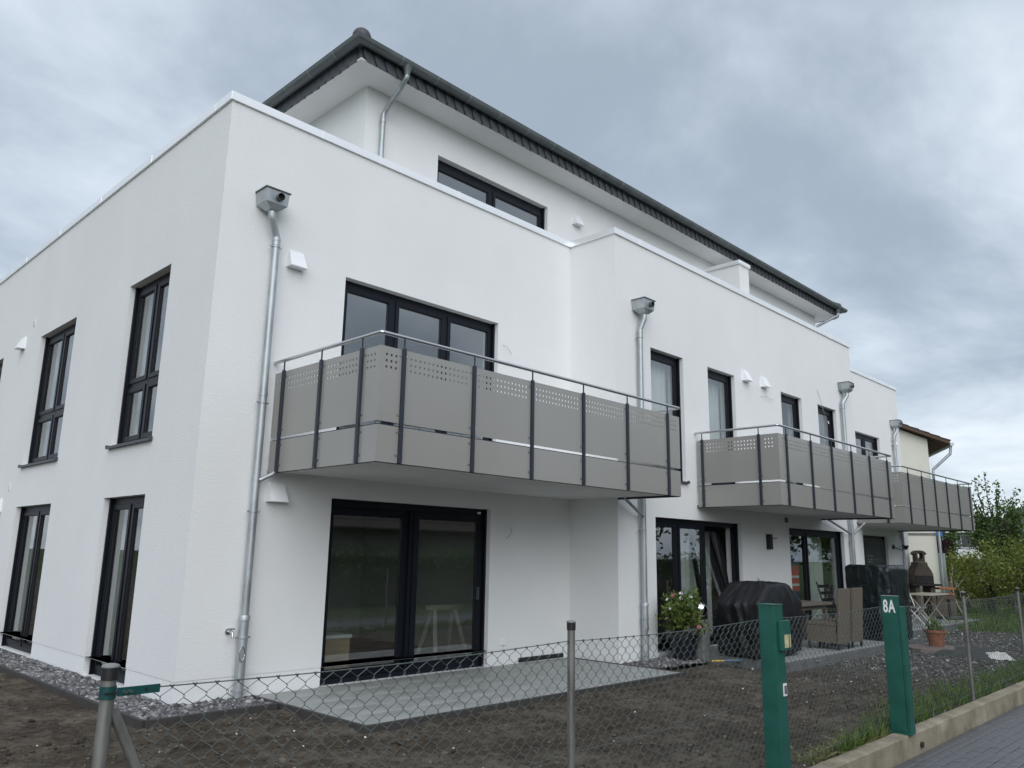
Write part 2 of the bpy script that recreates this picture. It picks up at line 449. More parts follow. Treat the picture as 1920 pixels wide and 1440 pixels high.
def grid_wall(mb, F, a0, a1, z0, z1, holes, th, ends=True, d0=0.0):
    A = sorted({a0, a1, *[h[0] for h in holes], *[h[1] for h in holes]}); Z = sorted({z0, z1, *[h[2] for h in holes], *[h[3] for h in holes]})
    for i in range(len(A) - 1):
        for j in range(len(Z) - 1):
            ca, cz_ = (A[i] + A[i + 1]) / 2, (Z[j] + Z[j + 1]) / 2
            if any(h[0] < ca < h[1] and h[2] < cz_ < h[3] for h in holes): continue
            for d in (d0, d0 + th):
                mb.quad(F(A[i], d, Z[j]), F(A[i + 1], d, Z[j]), F(A[i + 1], d, Z[j + 1]), F(A[i], d, Z[j + 1]))
    for h in list(holes) + ([(a0, a1, z0, z1)] if ends else []):
        for (p, q) in (((h[0], h[2]), (h[1], h[2])), ((h[1], h[2]), (h[1], h[3])), ((h[1], h[3]), (h[0], h[3])), ((h[0], h[3]), (h[0], h[2]))):
            mb.quad(F(p[0], d0, p[1]), F(q[0], d0, q[1]), F(q[0], d0 + th, q[1]), F(p[0], d0 + th, p[1]))
    return mb

def front(y0): return lambda a, d, z: (a, y0 + d, z)
def leftf(x0): return lambda a, d, z: (x0 + d, a, z)

ICO_V = None
def ico():
    global ICO_V
    if ICO_V is None:
        bm = bmesh.new(); bmesh.ops.create_icosphere(bm, subdivisions=1, radius=1)
        ICO_V = (np.array([v.co[:] for v in bm.verts]), np.array([[v.index for v in f.verts] for f in bm.faces])); bm.free()
    return ICO_V

def np_obj(name, V, F, m, kind=None, parent=None, label=None, cat=None, smooth=False, loc=None):
    V = np.asarray(V, dtype=np.float32)
    off = world_origin(parent) if parent else (Vector(loc) if loc else None)
    if off is not None: V = V - np.array(off[:], dtype=np.float32)
    F = np.asarray(F, dtype=np.int32)
    me = bpy.data.meshes.new(name)
    me.vertices.add(len(V)); me.vertices.foreach_set('co', V.ravel())
    k = F.shape[1]
    me.loops.add(F.size); me.loops.foreach_set('vertex_index', F.ravel())
    me.polygons.add(len(F)); me.polygons.foreach_set('loop_start', np.arange(0, F.size, k, dtype=np.int32))
    me.update(calc_edges=True); me.materials.append(m)
    if smooth: me.polygons.foreach_set('use_smooth', [True] * len(F))
    o = bpy.data.objects.new(name, me); COL.objects.link(o)
    if parent: o.parent = parent
    elif loc: o.location = loc
    return tag(o, label, cat, None, kind)

def stones(P, S, flat=0.65, jag=.28):
    """P (n,3) centres, S (n,) radii -> vertices and triangles of lumpy stones"""
    v0, f0 = ico(); n = len(P)
    V = v0[None] * (1 + rng.uniform(-jag, jag, (n, len(v0), 1)))
    sc = np.stack([rng.uniform(.7, 1.35, n), rng.uniform(.7, 1.35, n), rng.uniform(.5, 1., n) * flat / .65 * .9], 1)
    V = V * sc[:, None, :] * S[:, None, None]
    a = rng.uniform(0, 6.28, n); c, s = np.cos(a), np.sin(a)
    X = V[..., 0] * c[:, None] - V[..., 1] * s[:, None]; Y = V[..., 0] * s[:, None] + V[..., 1] * c[:, None]
    V = np.stack([X, Y, V[..., 2]], -1) + P[:, None, :]
    F = f0[None] + (np.arange(n) * len(v0))[:, None, None]
    return V.reshape(-1, 3), F.reshape(-1, 3)

def leaf_quads(P, size, up=0.3, asp=.55):
    """leaf-shaped quads (pointed diamonds) at P with random directions"""
    n = len(P); size = np.broadcast_to(size, (n,))
    d = rng.normal(size=(n, 3)); d[:, 2] += up; d /= np.linalg.norm(d, axis=1)[:, None]
    e = rng.normal(size=(n, 3)); e -= (e * d).sum(1)[:, None] * d; e /= np.linalg.norm(e, axis=1)[:, None]
    s = size[:, None]
    V = np.stack([P - d * s * .5, P + e * s * asp * .5, P + d * s * .5, P - e * s * asp * .5], 1)
    F = np.arange(4 * n).reshape(n, 4)
    return V.reshape(-1, 3), F

# ------------------------------------------------------------------ ground, garden, path
g_ = MB(); g_.quad((-900, -900, -.30), (900, -900, -.30), (900, 900, -.30), (-900, 900, -.30))
obj('ground', g_, M['field'], kind='structure')

def soil_h(x, y):
    h = .024 * mnoise.fractal((x * .9, y * .9, 3.1), 1.0, 2.0, 3) + .024 * mnoise.fractal((x * 4.5, y * 4.5, 7.7), .7, 2.1, 4)
    h += .020 * abs(mnoise.noise((x * 11, y * 11, 1.3)))
    return h - .035
xs = np.concatenate([np.arange(-16, -5, .5), np.arange(-5, 7, .05), np.arange(7, 16, .1), np.arange(16, 60.1, 1.0)])
ys = np.concatenate([np.arange(-5.625, -.5, .05), np.arange(-.5, 6, .12), np.arange(6, 40.1, 1.0)])
X_, Y_ = np.meshgrid(xs, ys)
Hh = np.array([[soil_h(x, y) for x in xs] for y in ys])
inb = (X_ > .1) & (X_ < 22.7) & (Y_ > .2) & (Y_ < 11.8)
inb |= (X_ > 6.6) & (X_ < 16.4) & (Y_ > -.8) & (Y_ < 11.8)
Hh[inb] = -.12
for (x0, x1, y0, y1) in ((.95, 6.4, -2.15, .5), (8.05, 14.15, -2.9, -.8), (15.65, 21.4, -2.2, .2), (-.5, .3, -.5, 12), (-.5, .9, -.55, .2), (6.5, 7.9, -1.7, -.9)):
    Hh[(X_ > x0) & (X_ < x1) & (Y_ > y0) & (Y_ < y1)] -= .05
nx, ny = len(xs), len(ys)
V_ = np.stack([X_, Y_, Hh], -1).reshape(-1, 3)
I_ = np.arange(nx * ny).reshape(ny, nx)
F_ = np.stack([I_[:-1, :-1], I_[:-1, 1:], I_[1:, 1:], I_[1:, :-1]], -1).reshape(-1, 4)
np_obj('garden_soil', V_, F_, M['soil'], kind='structure', smooth=True)

def hz(P): return np.array([soil_h(a, b) for a, b in P])
# loose clods and pale chips on the bare soil
n = 20000
P2 = np.stack([rng.uniform(-6, 9, n), rng.uniform(-5.6, -.65, n)], 1)
P3 = np.stack([rng.uniform(-6, -.65, 4000), rng.uniform(-.6, 8, 4000)], 1)
P2 = np.concatenate([P2, P3])
ok = ~((P2[:, 0] > .8) & (P2[:, 0] < 6.5) & (P2[:, 1] > -2.3)) & ~((P2[:, 0] > -.62) & (P2[:, 1] > -.66)) & ~((P2[:, 0] > 6.4) & (P2[:, 1] > -3.0))
P2 = P2[ok]
S_ = rng.lognormal(-5.0, .55, len(P2)).clip(.003, .032)
V, F = stones(np.c_[P2, hz(P2) + S_ * .2], S_, jag=.4)
np_obj('soil_clods', V, F, M['clod'], kind='stuff')
n = 150
P2 = np.stack([rng.uniform(-6, 12, n), rng.uniform(-5.6, -.7, n)], 1)
P2 = P2[~((P2[:, 0] > .8) & (P2[:, 1] > -2.35)) & ~((P2[:, 0] > 6.4) & (P2[:, 1] > -3.0))]
S_ = rng.uniform(.004, .013, len(P2))
V, F = stones(np.c_[P2, hz(P2) + S_ * .6], S_)
np_obj('pale_chips', V, F, M['litter'], kind='stuff')
# rubble in the right half of the garden
n = 17000
P2 = np.stack([6.6 + 12.5 * rng.beta(1.5, 1.3, n), rng.uniform(-5.45, -.9, n)], 1)
P2 = P2[~((P2[:, 0] < 8.0) & (P2[:, 1] > -1.8)) & ~((P2[:, 0] > 7.9) & (P2[:, 0] < 14.3) & (P2[:, 1] > -3.0)) & ~((P2[:, 0] > 15.5) & (P2[:, 1] > -2.3)) & ~((P2[:, 0] < 9.2) & (rng.random(len(P2)) < .8))]
S_ = rng.lognormal(-4.35, .42, len(P2)).clip(.006, .036)
V, F = stones(np.c_[P2, hz(P2) + S_ * .35], S_)
np_obj('garden_rubble', V, F, M['rubble'], kind='stuff')

# gravel strip along the foot of the building
def gravel(regs, dens, name):
    Ps = []
    for (x0, x1, y0, y1, z) in regs:
        n = int((x1 - x0) * (y1 - y0) * dens)
        Ps.append(np.stack([rng.uniform(x0, x1, n), rng.uniform(y0, y1, n), np.full(n, z) + rng.uniform(-.012, .022, n)], 1))
    P = np.concatenate(Ps); S = rng.lognormal(-3.95, .33, len(P)).clip(.009, .04)
    V, F = stones(P, S, jag=.42)
    return np_obj(name, V, F, M['gravel'], kind='stuff')
gravel([(-.50, -.02, -.59, 11.5, .005), (-.02, .85, -.59, -.02, .005), (6.50, 7.95, -1.62, -1.02, .01)], 2300, 'gravel_strip')
e = MB(); e.box(-.56, -.52, -.62, 12, -.12, .035); e.box(-.52, .86, -.66, -.62, -.12, .035)
obj('edging_strip', e, M['edging'], kind='structure', bevel=.006)

# terraces
def terrace(x0, x1, y0, y1, z, sx, sy, edge, m, stagger=0.0):
    t = MB(); t.box(x0 + .05, x1 - .05, y0 + .05, y1 - .002, -.1, z - .035)
    T_ = obj('terrace', t, M['joint'], kind='structure', loc=((x0 + x1) / 2, y0, 0))
    b = MB()
    b.box(x0, x1, y0, y0 + .045, -.14, z + .006)
    b.box(x0, x0 + .045, y0 + .047, y1 - .004, -.14, z + .006); b.box(x1 - .045, x1, y0 + .047, y1 - .004, -.14, z + .006)
    obj('edge_board', b, edge, T_, bevel=.006)
    X0, X1, Y0 = x0 + .05, x1 - .05, y0 + .052
    nx = max(1, round((X1 - X0) / sx)); ny = max(1, round((y1 - .004 - Y0) / sy))
    wx, wy = (X1 - X0) / nx, (y1 - .004 - Y0) / ny
    s_ = MB(); s_.box(-wx / 2 + .004, wx / 2 - .004, -wy / 2 + .004, wy / 2 - .004, -.03, 0)
    me = mesh_of('paving_slab', s_, m, .003)
    for i in range(nx):
        for j in range(ny):
            piece('paving_slab', me, T_, (X0 + wx * (i + .5), Y0 + wy * (j + .5), z + random.uniform(-.0015, .0015)), (random.uniform(-.0008, .0008), random.uniform(-.0008, .0008), 0))
    return T_
terrace(.88, 6.42, -2.20, -.004, .025, .80, .40, M['edging'], M['slabpave'])
terrace(8.0, 14.2, -2.95, -.99, .10, .40, .40, M['kerbgrey'], M['slabwet'])
terrace(15.6, 21.45, -2.25, -.004, .10, .40, .40, M['kerbgrey'], M['slabwet'])

# the path with its pavers
p_ = MB(); p_.box(-20, 60, -10.5, -5.775, -.29, -.222)
path = obj('path', p_, M['joint'], kind='structure', loc=(5, -6.5, -.2))
px, py = .20, .10
b = MB(); b.box(-.097, .097, -.0472, .0472, -.05, 0)
paver_me = mesh_of('paver', b, M['paver'], .004)
cnt = 0; rest = MB()
for j in range(46):
    yc = -5.83 - j * py
    for i in range(-60, 150):
        xc = 5 + i * px + (j % 2) * .1
        h = -.2 + .004 * mnoise.noise((xc * 3, yc * 3, 0)) + random.uniform(-.002, .002)
        vis = yc > -5.80 - .42 * (9.7 - xc) - .3 and yc < -5.78 and 4.0 < xc < 9.8 and yc > -7.0
        if vis and cnt < 300:
            piece('paver', paver_me, path, (xc, yc, h), (random.uniform(-.01, .01), random.uniform(-.006, .006), random.uniform(-.01, .01))); cnt += 1
        elif -6 < xc < 26 and j < 40:
            rest.box(xc - .097, xc + .097, yc - .0472, yc + .0472, h - .05, h)
obj('paver_field', rest, M['paver'], path, kind='stuff', recalc=False)

# low concrete wall along the path
lw = thing('low_wall', 'low weathered concrete kerb wall between soil garden and paved path', 'low wall', (5, -5.7, 0))
joints = [-14, -11, -8, -5, -2, .9, 3.9, 5.42, 8.3, 11.2, 14.1, 17, 20, 24, 28, 32, 36]
for a, c in zip(joints[:-1], joints[1:]):
    b = MB(); n = max(2, int((c - a) / .07))
    XS = np.linspace(a + .003, c - .003, n + 1)
    prof = [(-5.775, -.26), (-5.774, -.12), (-5.772, -.014), (-5.762, -.003), (-5.70, .001), (-5.632, -.002), (-5.622, -.012), (-5.62, -.2)]
    vs, fs = [], []
    for x in XS:
        for (y, z) in prof:
            w = .003 * mnoise.fractal((x * 9, y * 20, z * 9), .8, 2, 3)
            if -.02 < z < -.002 and y < -5.75: w -= .010 * max(0, mnoise.noise((x * 4.3, 2, 5)) - .35) * 2
            vs.append((x, y + w, z + w * .9))
    k = len(prof)
    for i in range(n):
        for q in range(k - 1): fs.append((i * k + q, (i + 1) * k + q, (i + 1) * k + q + 1, i * k + q + 1))
    fs.append(tuple(range(k))); fs.append(tuple(n * k + q for q in range(k))[::-1])
    b.add(vs, fs)
    obj('concrete_block', b, M['wallconc'], lw, smooth=40)
b = MB(); b.lathe([(.028, 0), (.028, .02), (.018, .02), (.018, .004)], (0, 0, 0), 14)
b.v = [(4.92 + x, -5.778 - z, -.125 + y) for x, y, z in b.v]
obj('drain_hole', b, M['mat_'], lw)

# grass along the wall
def grass(P, h0, h1, m, name, w=.006, lean=.35):
    n = len(P); h = rng.uniform(h0, h1, n); a = rng.uniform(0, 6.28, n)
    d = np.stack([np.cos(a), np.sin(a)], 1); lx = rng.normal(0, lean, (n, 2)) * h[:, None]
    z = hz(P)
    ww = w * rng.uniform(.6, 1.3, n)[:, None]
    A = np.c_[P - d * ww, z]; B = np.c_[P + d * ww, z]
    Mi = np.c_[P + lx * .35, z + h * .6]; M1 = Mi.copy(); M1[:, :2] -= d * ww * .7; M2 = Mi.copy(); M2[:, :2] += d * ww * .7
    Tp = np.c_[P + lx, z + h * rng.uniform(.75, 1, n)]
    V = np.stack([A, B, M2, M1, Tp, Tp + 1e-4], 1)
    F = np.concatenate([np.array([[0, 1, 2, 3]]) + 6 * np.arange(n)[:, None], np.array([[3, 2, 5, 4]]) + 6 * np.arange(n)[:, None]])
    return np_obj(name, V.reshape(-1, 3), F, m, kind='stuff')
n = 7500
gx = 3.4 + 13 * rng.random(n) ** .9; gy = -5.61 + np.abs(rng.normal(0, .22, n)) * np.clip((gx - 3) / 2.5, .15, 1.2)
keep = (np.array([mnoise.noise((x * 2.1, y * 2.1, 5)) for x, y in zip(gx, gy)]) > -.25) & (gy < -4.6)
grass(np.stack([gx, gy], 1)[keep], .04, .18, M['grass'], 'kerb_grass')
n = 900
gx = rng.uniform(2.9, 4.4, n); gy = -5.60 + np.abs(rng.normal(0, .09, n))
grass(np.stack([gx, gy], 1), .03, .10, M['drygrass'], 'dry_weeds', .007, .9)
n = 6000
gx = rng.uniform(18.5, 30, n); gy = rng.normal(-2.6, .8, n)
grass(np.stack([gx, gy], 1), .08, .28, M['grass'], 'lawn_tufts', .010)
n = 700
gx = rng.uniform(-6, -.9, n); gy = rng.uniform(3.6, 9, n)
grass(np.stack([gx, gy], 1), .03, .09, M['grass'], 'weed_tufts', .006)

# ================================================================== the apartment building
BD = thing('apartment_building', 'white rendered apartment building with three grey balconies and dark windows', 'apartment building', (0, 0, 0))
XI, X2, X3, YP, ZT = 6.462, 16.551, 22.85, -.987, 7.05
FH, GH = 5.235, 2.29           # tops of upper and lower openings
F0, FP, L0 = front(0), front(YP), leftf(0)
def F_cut(h): return [x for x in h]
op1 = [(1.79, 4.683, 2.955, FH), (1.792, 4.602, .02, GH)]
op2 = [(7.473, 8.52, 2.955, FH), (9.39, 10.43, 2.955, FH), (12.465, 13.50, 2.955, FH), (14.37, 15.42, 2.955, FH), (7.52, 10.44, .10, GH), (12.50, 15.37, .10, GH)]
op3 = [(18.17, 21.06, 2.955, FH + .05), (18.20, 21.04, .10, GH + .05)]
opl = [(1.319, 2.693, 2.965, 5.247), (4.901, 6.736, 2.965, 5.247), (9.10, 10.5, 2.965, 5.247), (1.319, 2.693, .03, 2.272), (4.901, 6.736, .03, 2.272), (9.10, 10.5, .03, 2.272)]
ZP = .25                       # plinth line
TH = .34
def wall(F, a0, a1, z0, z1, holes, name, m=None, ends=True):
    return obj(name, grid_wall(MB(), F, a0, a1, z0, z1, holes, TH, ends), m or M['plaster'], BD, recalc=False)
def split(F, a0, a1, holes):
    up = [(h[0], h[1], max(h[2], ZP), h[3]) for h in holes]
    A = MB(); grid_wall(A, F, a0, a1, ZP, ZT, [h for h in up], TH, False)
    # the jambs below the plinth line
    B = MB(); low = [(h[0], h[1], h[2], ZP) for h in holes if h[2] < ZP]
    grid_wall(B, lambda a, d, z: F(a, d + .006, z), a0 + (.006 if F is L0 else 0), a1, -.15, ZP, low, TH - .006, False)
    obj('wall', A, M['plaster'], BD, recalc=False); obj('plinth', B, M['plinth'], BD, recalc=False)
split(F0, 0, XI, op1); split(FP, XI, X2, op2); split(F0, X2, X3, op3); split(L0, 0, 12, opl)
split(leftf(XI), YP, 0, [])
b = MB(); b.quad((X2, YP, -.15), (X2, 0, -.15), (X2, 0, ZT), (X2, YP, ZT)); b.quad((X3, 0, -.15), (X3, 12, -.15), (X3, 12, ZT), (X3, 0, ZT)); b.quad((0, 12, -.15), (X3, 12, -.15), (X3, 12, ZT), (0, 12, ZT))
obj('wall', b, M['plaster'], BD, recalc=False)
b = MB(); b.box(TH + .002, X3 - .05, TH + .002, 11.9, 2.62, 2.93); b.box(XI + TH, X2 - .05, YP + TH + .002, TH, 2.62, 2.93)
b.box(TH + .002, X3 - .05, TH + .002, 11.9, 5.62, 5.95); b.box(XI + TH, X2 - .05, YP + TH + .002, TH, 5.62, 5.95)
obj('floor_slab', b, M['soffit'], BD)
b = MB(); b.box(TH + .002, X3 - .05, TH + .002, 11.9, -.08, .012); b.box(XI + TH, X2 - .05, YP + TH + .002, TH, -.08, .06)
obj('interior_floor', b, M['infloor'], BD)
b = MB()
for z0, z1 in ((.012, 2.62), (2.93, 5.62)):
    b.box(.36, X3 - .06, 4.6, 4.7, z0, z1)
    for x in (5.6, 6.6, 11.3, 16.35): b.box(x, x + .1, .4, 4.58, z0, z1)
    b.box(3.6, 3.7, 4.72, 11.8, z0, z1); b.box(.36, 3.58, 8.2, 8.3, z0, z1)
obj('interior_wall', b, M['inside'], BD)

# penthouse storey
PX0, PX1, PY, PZ = 2.46, 18.75, .77, 8.75
pw = [(3.94, 6.70, 5.98, 8.155), (8.9, 11.6, 5.98, 8.155)]
b = MB(); grid_wall(b, front(PY), PX0, PX1, 5.95, PZ, pw, .3, False)
grid_wall(b, leftf(PX0), PY, 10.0, 5.95, PZ, [], .3, False)
b.quad((PX1, PY, 5.95), (PX1, 10, 5.95), (PX1, 10, PZ), (PX1, PY, PZ))
obj('penthouse_wall', b, M['plaster'], BD, recalc=False)
b = MB(); b.box(PX0 + .3, PX1, 4.0, 4.1, 5.95, PZ); obj('interior_wall', b, M['inside'], BD)

# coping segments
def coping(segs):
    for (x0, x1, y0, y1) in segs:
        b = MB(); b.box(x0, x1, y0, y1, ZT - .004, ZT + .105)
        obj('coping', b, M['coping'], BD, bevel=.004)
CW = .40
coping([(-.03, 1.28, -.03, CW), (1.286, 3.74, -.03, CW), (3.746, 6.43, -.03, CW)])
coping([(6.432, 6.432 + CW, -.60, CW), (6.432, 7.19, YP - .03, -.606), (7.196, 9.9, YP - .03, YP + CW), (9.906, 12.6, YP - .03, YP + CW), (12.606, 15.3, YP - .03, YP + CW), (15.306, X2 + .03, YP - .03, YP + CW)])
coping([(X2 + .034, 19.2, -.03, CW), (19.206, X3 + .03, -.03, CW), (X2 - CW, X2 + .03, YP + CW + .006, CW)])
coping([(-.03, CW, y, y + 1.994) for y in np.arange(CW + .006, 11.5, 2.0)])
b = MB()
for (x, y0, y1) in ((1.283, -.034, CW), (3.743, -.034, CW), (7.193, YP - .034, YP + CW), (9.903, YP - .034, YP + CW), (12.603, YP - .034, YP + CW), (15.303, YP - .034, YP + CW), (19.203, -.034, CW)):
    b.box(x - .018, x + .018, y0, y1, ZT - .006, ZT + .1075)
for y in np.arange(2.403, 11, 2.0): b.box(-.034, CW, y - .018, y + .018, ZT - .006, ZT + .1075)
obj('coping_joint', b, M['coping'], BD)
# terrace divider on the roof
b = MB(); b.box(12.05, 12.50, -.35, PY - .002, 5.95, 8.24); obj('terrace_divider', b, M['plaster'], BD)
b = MB(); b.box(12.01, 12.54, -.39, PY - .004, 8.242, 8.34); obj('coping', b, M['coping'], BD, bevel=.02)

# roof with eaves, slates, gutter
EX0, EX1, EY0, EY1 = 1.99, 19.33, .28, 10.4
roof = obj('roof', MB().box(EX0, EX1, EY0, EY1, PZ + .002, PZ + .03), M['soffit'], BD)
b = MB(); rz = 9.02; o_ = .06
c = [(EX0 - o_, EY0 - o_, rz), (EX1 + o_, EY0 - o_, rz), (EX1 + o_, EY1 + o_, rz), (EX0 - o_, EY1 + o_, rz)]
ym = (EY0 + EY1) / 2; r1, r2 = (EX0 + 5.1, ym, 10.75), (EX1 - 5.1, ym, 10.75)
b.add(c + [r1, r2], [(0, 1, 5, 4), (1, 2, 5), (2, 3, 4, 5), (3, 0, 4)])
obj('roof_covering', b, M['rooftile'], roof)
b = MB(); b.box(EX0, EX1, EY0, EY0 + .03, PZ + .032, 9.0); b.box(EX0, EX0 + .03, EY0 + .032, EY1, PZ + .032, 9.0); b.box(EX1 - .03, EX1, EY0 + .032, EY1, PZ + .032, 9.0)
obj('fascia_board', b, M['slate'], roof)
w_, h_ = .27, .235
arc = [(.13 - .13 * math.sin(t), .14 - .14 * math.cos(t)) for t in np.linspace(0, math.pi / 2, 6)]     # rounded lower left corner
poly = arc[::-1]
poly = [(w_, h_), (0, h_)] + [(x, z) for x, z in arc[::-1]] + [(w_, 0)]
sl = MB()
def slF(a, z, d): return (a, -.034 + .030 * a / w_ + d, z - .006)
sl.prism(poly, slF, 0, .008)
slate_me = mesh_of('slate', sl, M['slate'])
x = EX0 + .02
while x < EX1 - .2:
    piece('slate', slate_me, roof, (x, EY0 - .004, PZ + random.uniform(-.006, .004)), (0, random.uniform(-.025, .025), 0)); x += .2 + random.uniform(-.006, .006)
y = EY0 + .1
while y < EY0 + 5:
    piece('slate', slate_me, roof, (EX0 - .004, y + .27, PZ + random.uniform(-.006, .004)), (0, random.uniform(-.025, .025), -math.pi / 2)); y += .2
y = EY0
while y < EY0 + 2:
    piece('slate', slate_me, roof, (EX1 + .004, y, PZ + random.uniform(-.006, .004)), (0, 0, math.pi / 2)); y += .2
# gutter
g = MB(); prof = []
for t in np.linspace(0, math.pi, 11): prof.append((.115 + .085 * math.cos(t), 9.0 - .085 * math.sin(t)))
prof = [(.205, 9.012)] + prof + [(.034, 9.03)]
prof2 = [(o + (-.004 if o > .115 else .004), z + .004) for o, z in prof][::-1]
ring = prof + prof2
def gpt(o, z): return [(EX0 - o, EY1, z), (EX0 - o, EY0 - o, z), (EX1 + o, EY0 - o, z), (EX1 + o, EY1, z)]
vs = [p for (o, z) in ring for p in gpt(o, z)]
fs = []
for i in range(len(ring)):
    j = (i + 1) % len(ring)
    for k in range(3): fs.append((i * 4 + k, i * 4 + k + 1, j * 4 + k + 1, j * 4 + k))
g.add(vs, fs)
gut = obj('gutter', g, M['gutter'], BD, smooth=50)
def halfband(F, a, wd, r):
    m = MB(); vs, fs = [], []
    for t in np.linspace(-.05, math.pi + .02, 10):
        for d in (-wd / 2, wd / 2): vs.append(F(a + d, .115 + r * math.cos(t), 9.0 - r * math.sin(t)))
    for i in range(9): fs.append((2 * i, 2 * i + 1, 2 * i + 3, 2 * i + 2))
    m.add(vs, fs); return m
fF = lambda a, o, z: (a, EY0 - o, z)
fL = lambda a, o, z: (EX0 - o, a, z)
x = 2.62
while x < EX1: obj('gutter_bracket', halfband(fF, x, .022, .088), M['gutseam'], gut); x += .7
y = .75
while y < 6: obj('gutter_bracket', halfband(fL, y, .022, .088), M['gutseam'], gut); y += .7
# hip tiles
for k in range(6):
    c0 = Vector((EX0 - .03 + .30 * k, EY0 - .02 + .30 * k, 9.09 + .105 * k)); dr = Vector((1, 1, .35)).normalized()
    hb = MB()
    pts = [c0 + dr * t for t in ((-.10, -.085, -.05, 0, .42) if k == 0 else (0, .42))]
    rr = [.02, .085, .125, .14, .13] if k == 0 else [.14, .13]
    hb.tube(pts, rr, 16); obj('hip_tile', hb, M['rooftile'], roof, smooth=50)
# right hip end at the far corner
hb = MB(); hb.tube([(EX1 + .06, EY0 - .05, 9.07), (EX1 + .02, EY0 - .01, 9.09), (EX1 - .4, EY0 + .4, 9.25)], [.07, .12, .12], 12); obj('hip_tile', hb, M['rooftile'], roof, smooth=50)

# penthouse rain pipes
def eave_pipe(xo, xw, zlow=5.98):
    yo = EY0 - .115; yw = PY - .07
    m = MB(); zb = 8.36
    m.tube([(xo, yo, 8.90), (xo, yo, 8.78), (xo - .01, yo + .03, 8.72), (xw + .02, yw - .04, zb + .06), (xw, yw, zb - .02), (xw, yw, zlow)], .04, 12)
    q = obj('eave_downpipe', m, M['zinc'], BD, smooth=50)
    f = MB(); f.lathe([(.044, -.16), (.05, -.10), (.085, -.01)], (xo, yo, 8.955), 14); obj('outlet_funnel', f, M['gutter'], q, smooth=50)
    k = MB(); k.lathe([(.046, 0), (.046, .05)], (xw, yw, zb - .16), 14); obj('pipe_collar', k, M['zinc'], q, smooth=50)
eave_pipe(2.76, 2.74); eave_pipe(18.98, 18.62)

